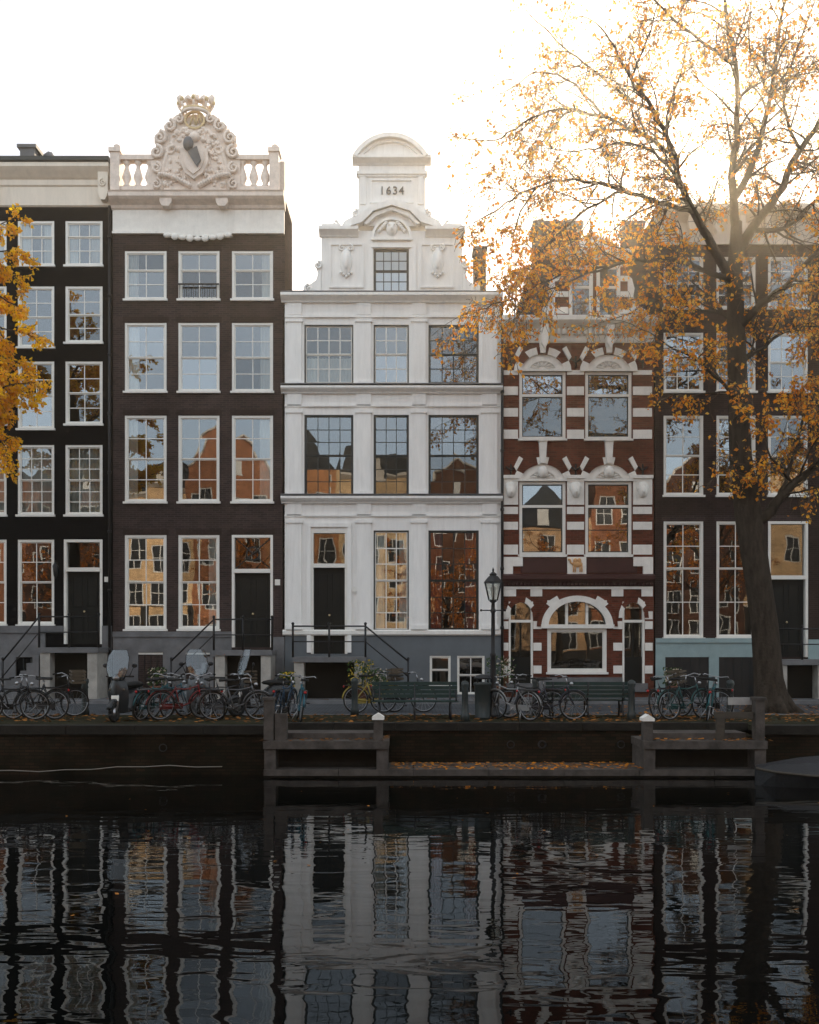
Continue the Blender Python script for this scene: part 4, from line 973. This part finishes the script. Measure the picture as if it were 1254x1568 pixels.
LM=[([(1146,795,0),(1168,795,-.1),(1192,768,-.2),(1216,740,-.3),(1262,700,-.5),(1320,640,-.8)],.19,.06,.35),
([(1126,450,0),(1106,402,.1),(1075,350,.3),(1045,290,.6),(1030,230,.9),(1000,170,1.2),(965,120,1.4),(935,60,1.6)],.15,.03,.25),
([(1128,345,0),(1120,270,-.2),(1130,200,-.4),(1125,100,-.6),(1110,0,-.7),(1100,-60,-.8)],.13,.03,.2),
([(1126,405,0),(1150,350,.3),(1190,300,.6),(1225,230,1.0),(1270,160,1.4),(1300,60,1.6)],.16,.04,.2),
([(1130,505,0),(1160,470,-.5),(1200,440,-.9),(1260,380,-1.4),(1330,330,-1.8)],.12,.04,.2),
([(1125,430,0),(1090,420,-.4),(1040,400,-.8),(990,398,-1.1),(930,410,-1.4),(870,430,-1.6)],.09,.02,.25),
([(1062,325,.4),(1010,310,0),(950,292,-.3),(880,275,-.6),(820,285,-.8),(775,310,-.9)],.075,.02,.15),
([(1034,240,.9),(990,210,.6),(930,182,.3),(870,168,0),(815,180,-.2),(770,210,-.4)],.07,.02,.15),
([(1128,300,0),(1160,230,.6),(1180,150,1.1),(1190,60,1.4),(1210,-30,1.8)],.1,.03,.15),
([(1133,620,0),(1095,575,-.5),(1060,545,-.9),(1020,530,-1.2)],.06,.02,.3),
([(1000,170,1.2),(960,150,1.5),(905,105,1.8),(862,70,2.0),(830,40,2.1)],.05,.02,.1),
([(1125,100,-.6),(1070,60,-1.2),(1020,20,-1.6),(980,-30,-1.8)],.05,.02,.1),
([(1128,520,0),(1110,480,1),(1070,450,1.8),(1010,460,2.4),(960,480,2.8)],.08,.02,.2),
([(1225,230,1.0),(1200,160,1.5),(1215,90,2.0),(1240,20,2.2)],.05,.02,.1),
([(1150,350,.3),(1200,350,1.2),(1260,300,2.2),(1320,280,2.6)],.08,.03,.2),
([(1190,768,-.2),(1215,700,.4),(1240,620,.8),(1290,560,1.1)],.07,.02,.2),
([(1075,350,.3),(1050,300,-.6),(1010,240,-1.4),(960,220,-1.8),(900,230,-2.0)],.06,.02,.2),
([(950,292,-.3),(900,320,-.6),(850,360,-.8),(810,410,-.9),(790,450,-1)],.04,.015,.1),
([(820,285,-.8),(790,340,-.6),(780,400,-.4)],.03,.012,.1),
([(930,410,-1.4),(860,420,-1.2),(800,450,-1),(745,470,-.8)],.035,.012,.1),
([(1130,560,0),(1170,530,.6),(1220,500,1.0),(1270,500,1.3)],.07,.02,.2),
([(1216,740,-.3),(1180,700,-.9),(1170,660,-1.2)],.04,.015,.2),
([(965,120,1.4),(990,60,1.0),(1010,0,.8)],.04,.015,.1),
([(1180,150,1.1),(1150,80,.6),(1150,10,.3)],.04,.015,.1),
([(930,182,.3),(880,130,.8),(830,110,1.2),(790,130,1.4)],.04,.015,.1),
([(1045,290,.6),(1020,200,0),(1040,120,-.4),(1060,30,-.6)],.05,.015,.2),
([(870,168,0),(820,230,.5),(790,270,.7)],.03,.012,.1),
]
for (pts,r0,r1,st) in LM:
    limb(g,[T(*p) for p in pts],r0,r1,rt,.25,1.8,st,lp1,.22,.118,mats,(6,6))
g.finish(False)
lb=P(-105,1092,YT); lb.z=0
g=G('yellow_elm_tree',tuple(lb)); mats2=[m_l4,m_l4,m_l2,m_l4,m_l5]
g.tube('trunk',m_bark,[Vector((lb.x,YT,-.05)),T(-104,1060),T(-100,900),T(-108,700),T(-100,500),T(-105,380)],[.5,.36,.3,.26,.2,.1],12)
lpy=lambda p:.95
for (pts) in ([(-108,700,0),(-70,690,-.2),(-30,660,-.3),(-4,670,-.3)],[(-105,620,0),(-60,560,.3),(-20,540,.4),(6,545,.4)],[(-102,520,0),(-60,470,-.4),(-20,450,-.5),(6,455,-.5)],
    [(-102,450,0),(-60,400,.2),(-30,385,.4),(-6,385,.4)],[(-108,690,0),(-60,650,.8),(-20,620,1.2),(6,610,1.2)],[(-105,380,0),(-90,330,0),(-100,280,0)],[(-105,640,0),(-160,560,0),(-220,520,0)],[(-105,480,0),(-170,420,0),(-220,400,0)],
    [(-105,560,0),(-60,520,-1),(-20,500,-1.4),(8,505,-1.4)],[(-105,560,0),(-60,590,-1),(-20,600,-1.4),(8,590,-1.4)],[(-105,480,0),(-50,430,1),(-10,420,1.2)],[(-108,700,0),(-50,720,.5),(-12,700,.8)],[(-105,420,0),(-60,360,-.6),(-18,350,-.8)]):
    limb(g,[T(*p) for p in pts],.09,.02,rt,.22,1.0,.35,lpy,.35,.12,mats2,(6,6))
g.finish(False)
rt2=random.Random(4)
g=G('canal_side_tree',(0,0,0)); 
g.tube('trunk',m_bark,[(0,0,-.05),(0,0,.4),(.05,0,2),(.1,.05,4),(0,0,6.5)],[.4,.28,.24,.2,.12],10)
for k in range(11):
    a=k*2.4; z=3.2+k*.42; e=2.6
    limb(g,[Vector((.05,0,z)),Vector((e*.5*math.cos(a),e*.5*math.sin(a),z+1.2)),Vector((e*math.cos(a),e*math.sin(a),z+2.2))],.09,.02,rt2,.5,1.5,.3,lambda p:.5,.15,.18,[m_l3,m_l1,m_l3],(4,4))
t0=g.finish(False,loc=(10.5,-39,0))
def dup(root,loc,rot,s):
    e=bpy.data.objects.new('canal_side_tree',None); sc.collection.objects.link(e)
    for c in root.children:
        o2=bpy.data.objects.new(c.name.split('.')[0],c.data); sc.collection.objects.link(o2); o2.parent=e
    e.location=loc; e.rotation_euler[2]=rot; e.scale=(s,s,s)
dup(t0,(21,-38.8,0),1.3,1.15); dup(t0,(-12,-39.2,0),2.2,.95); dup(t0,(-24,-38.8,0),3.3,1.1); dup(t0,(33,-39,0),4.1,1.1); dup(t0,(-38,-39,0),5,1); dup(t0,(1.5,-40,0),.4,.85)
g=G('fallen_leaves'); rl=random.Random(9)
def scat(n,x0,x1,y0,y1,z,ms,sz=.07):
    for _ in range(n):
        p=Vector((rl.uniform(x0,x1),rl.uniform(y0,y1),z+rl.uniform(.006,.03))); a=rl.uniform(0,6.28); s=sz*rl.uniform(.5,1.1)
        d=Vector((math.cos(a),math.sin(a),rl.uniform(-.2,.3)))*s; e=Vector((-math.sin(a),math.cos(a),rl.uniform(-.2,.3)))*s*.7
        g.add('l',rl.choice(ms),[p-d,p-e,p+d,p+e],[(0,1,2,3)])
m_lf=leafmat('leaf_litter',(.16,.07,.025),.1); m_lg=leafmat('leaf_litter_orange',(.36,.15,.04),.1)
scat(2000,-14,16,-9.3,-6.7,.01,[m_lf,m_lf,m_lg]); scat(700,4,14,-9,-3,.01,[m_lf,m_lg])
scat(600,X(600,-10.5),X(982,-10.5),QF+.05,QB-.05,-.86,[m_lf,m_lg,m_lg,m_l1],.06); scat(200,X(403,-10.5),X(595,-10.5),QF,QB-.1,-.25,[m_lf]); scat(250,X(985,-10.5),X(1175,-10.5),QF,QB-.1,-.25,[m_lf,m_lg])
scat(250,-10,14,-2.1,-.1,.09,[m_lf])
scat(40,-14,14,-22,-11.5,-1.045,[m_lg],.035)
g.finish(False)
# ================================================================ morning haze over canal and street
m,nt,o=newmat('morning_haze')
vs=nt.nodes.new('ShaderNodeVolumeScatter'); vs.inputs['Density'].default_value=.0015; vs.inputs['Anisotropy'].default_value=.88; vs.inputs['Color'].default_value=(1,.91,.76,1)
L(nt,vs.outputs[0],o.inputs['Volume'])
g=G('morning_haze'); g.box('haze',m,-45,45,-36,16,-2.5,34); g.finish()
# ================================================================ light
EL=math.radians(28); AZ=math.radians(12)
Sd=Vector((math.sin(AZ)*math.cos(EL),math.cos(AZ)*math.cos(EL),math.sin(EL)))
w=bpy.data.worlds.new('World'); sc.world=w; w.use_nodes=True; nt=w.node_tree; nt.nodes.clear()
o=nt.nodes.new('ShaderNodeOutputWorld'); bg=nt.nodes.new('ShaderNodeBackground'); bg.inputs[1].default_value=.15
sk=nt.nodes.new('ShaderNodeTexSky'); sk.sky_type='NISHITA'; sk.sun_disc=False; sk.sun_elevation=EL; sk.sun_rotation=AZ; sk.air_density=1.0; sk.dust_density=1.0; sk.ozone_density=1.0
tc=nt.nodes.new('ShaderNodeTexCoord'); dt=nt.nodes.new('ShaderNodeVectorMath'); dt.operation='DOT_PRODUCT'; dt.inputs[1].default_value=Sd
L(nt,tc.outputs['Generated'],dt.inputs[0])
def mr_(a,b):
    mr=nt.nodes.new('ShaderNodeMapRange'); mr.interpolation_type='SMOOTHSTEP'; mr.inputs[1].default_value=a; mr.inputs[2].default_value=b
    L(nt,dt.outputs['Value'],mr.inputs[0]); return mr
haze_fill=nt.nodes.new('ShaderNodeMix'); haze_fill.data_type='RGBA'; haze_fill.inputs[6].default_value=(6.8,7.4,7.6,1); haze_fill.inputs[7].default_value=(4.7,4.5,4.15,1)  # sky away from the sun lifted as added fill for the shaded facades
L(nt,mr_(.1,.75).outputs[0],haze_fill.inputs[0])
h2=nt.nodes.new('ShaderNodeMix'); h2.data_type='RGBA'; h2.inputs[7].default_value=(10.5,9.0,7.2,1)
L(nt,mr_(.86,1.0).outputs[0],h2.inputs[0]); L(nt,haze_fill.outputs[2],h2.inputs[6])
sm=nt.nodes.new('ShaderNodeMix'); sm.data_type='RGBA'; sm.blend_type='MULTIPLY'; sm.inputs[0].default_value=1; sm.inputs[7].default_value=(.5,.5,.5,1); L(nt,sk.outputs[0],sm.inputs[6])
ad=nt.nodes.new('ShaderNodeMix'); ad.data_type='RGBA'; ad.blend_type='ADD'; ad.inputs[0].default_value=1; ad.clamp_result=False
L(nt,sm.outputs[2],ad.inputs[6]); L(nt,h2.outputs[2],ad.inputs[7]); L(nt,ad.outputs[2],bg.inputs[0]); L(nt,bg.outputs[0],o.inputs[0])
sl=bpy.data.lights.new('sun','SUN'); sl.energy=5; sl.angle=math.radians(.5); sl.color=(1,.80,.56)
so=bpy.data.objects.new('sun',sl); sc.collection.objects.link(so); so.rotation_euler=Sd.to_track_quat('Z','Y').to_euler()
cam=bpy.data.cameras.new('camera'); co=bpy.data.objects.new('camera',cam); sc.collection.objects.link(co)
co.location=(0,-33,1.9); co.rotation_euler=(pi/2,0,0); cam.sensor_fit='VERTICAL'; cam.sensor_height=36; cam.lens=36*1584/1568; cam.shift_y=.125; cam.clip_end=1000; cam.clip_start=.1
sc.camera=co
sc.view_settings.view_transform='Standard'; sc.view_settings.look='None'; sc.view_settings.exposure=0
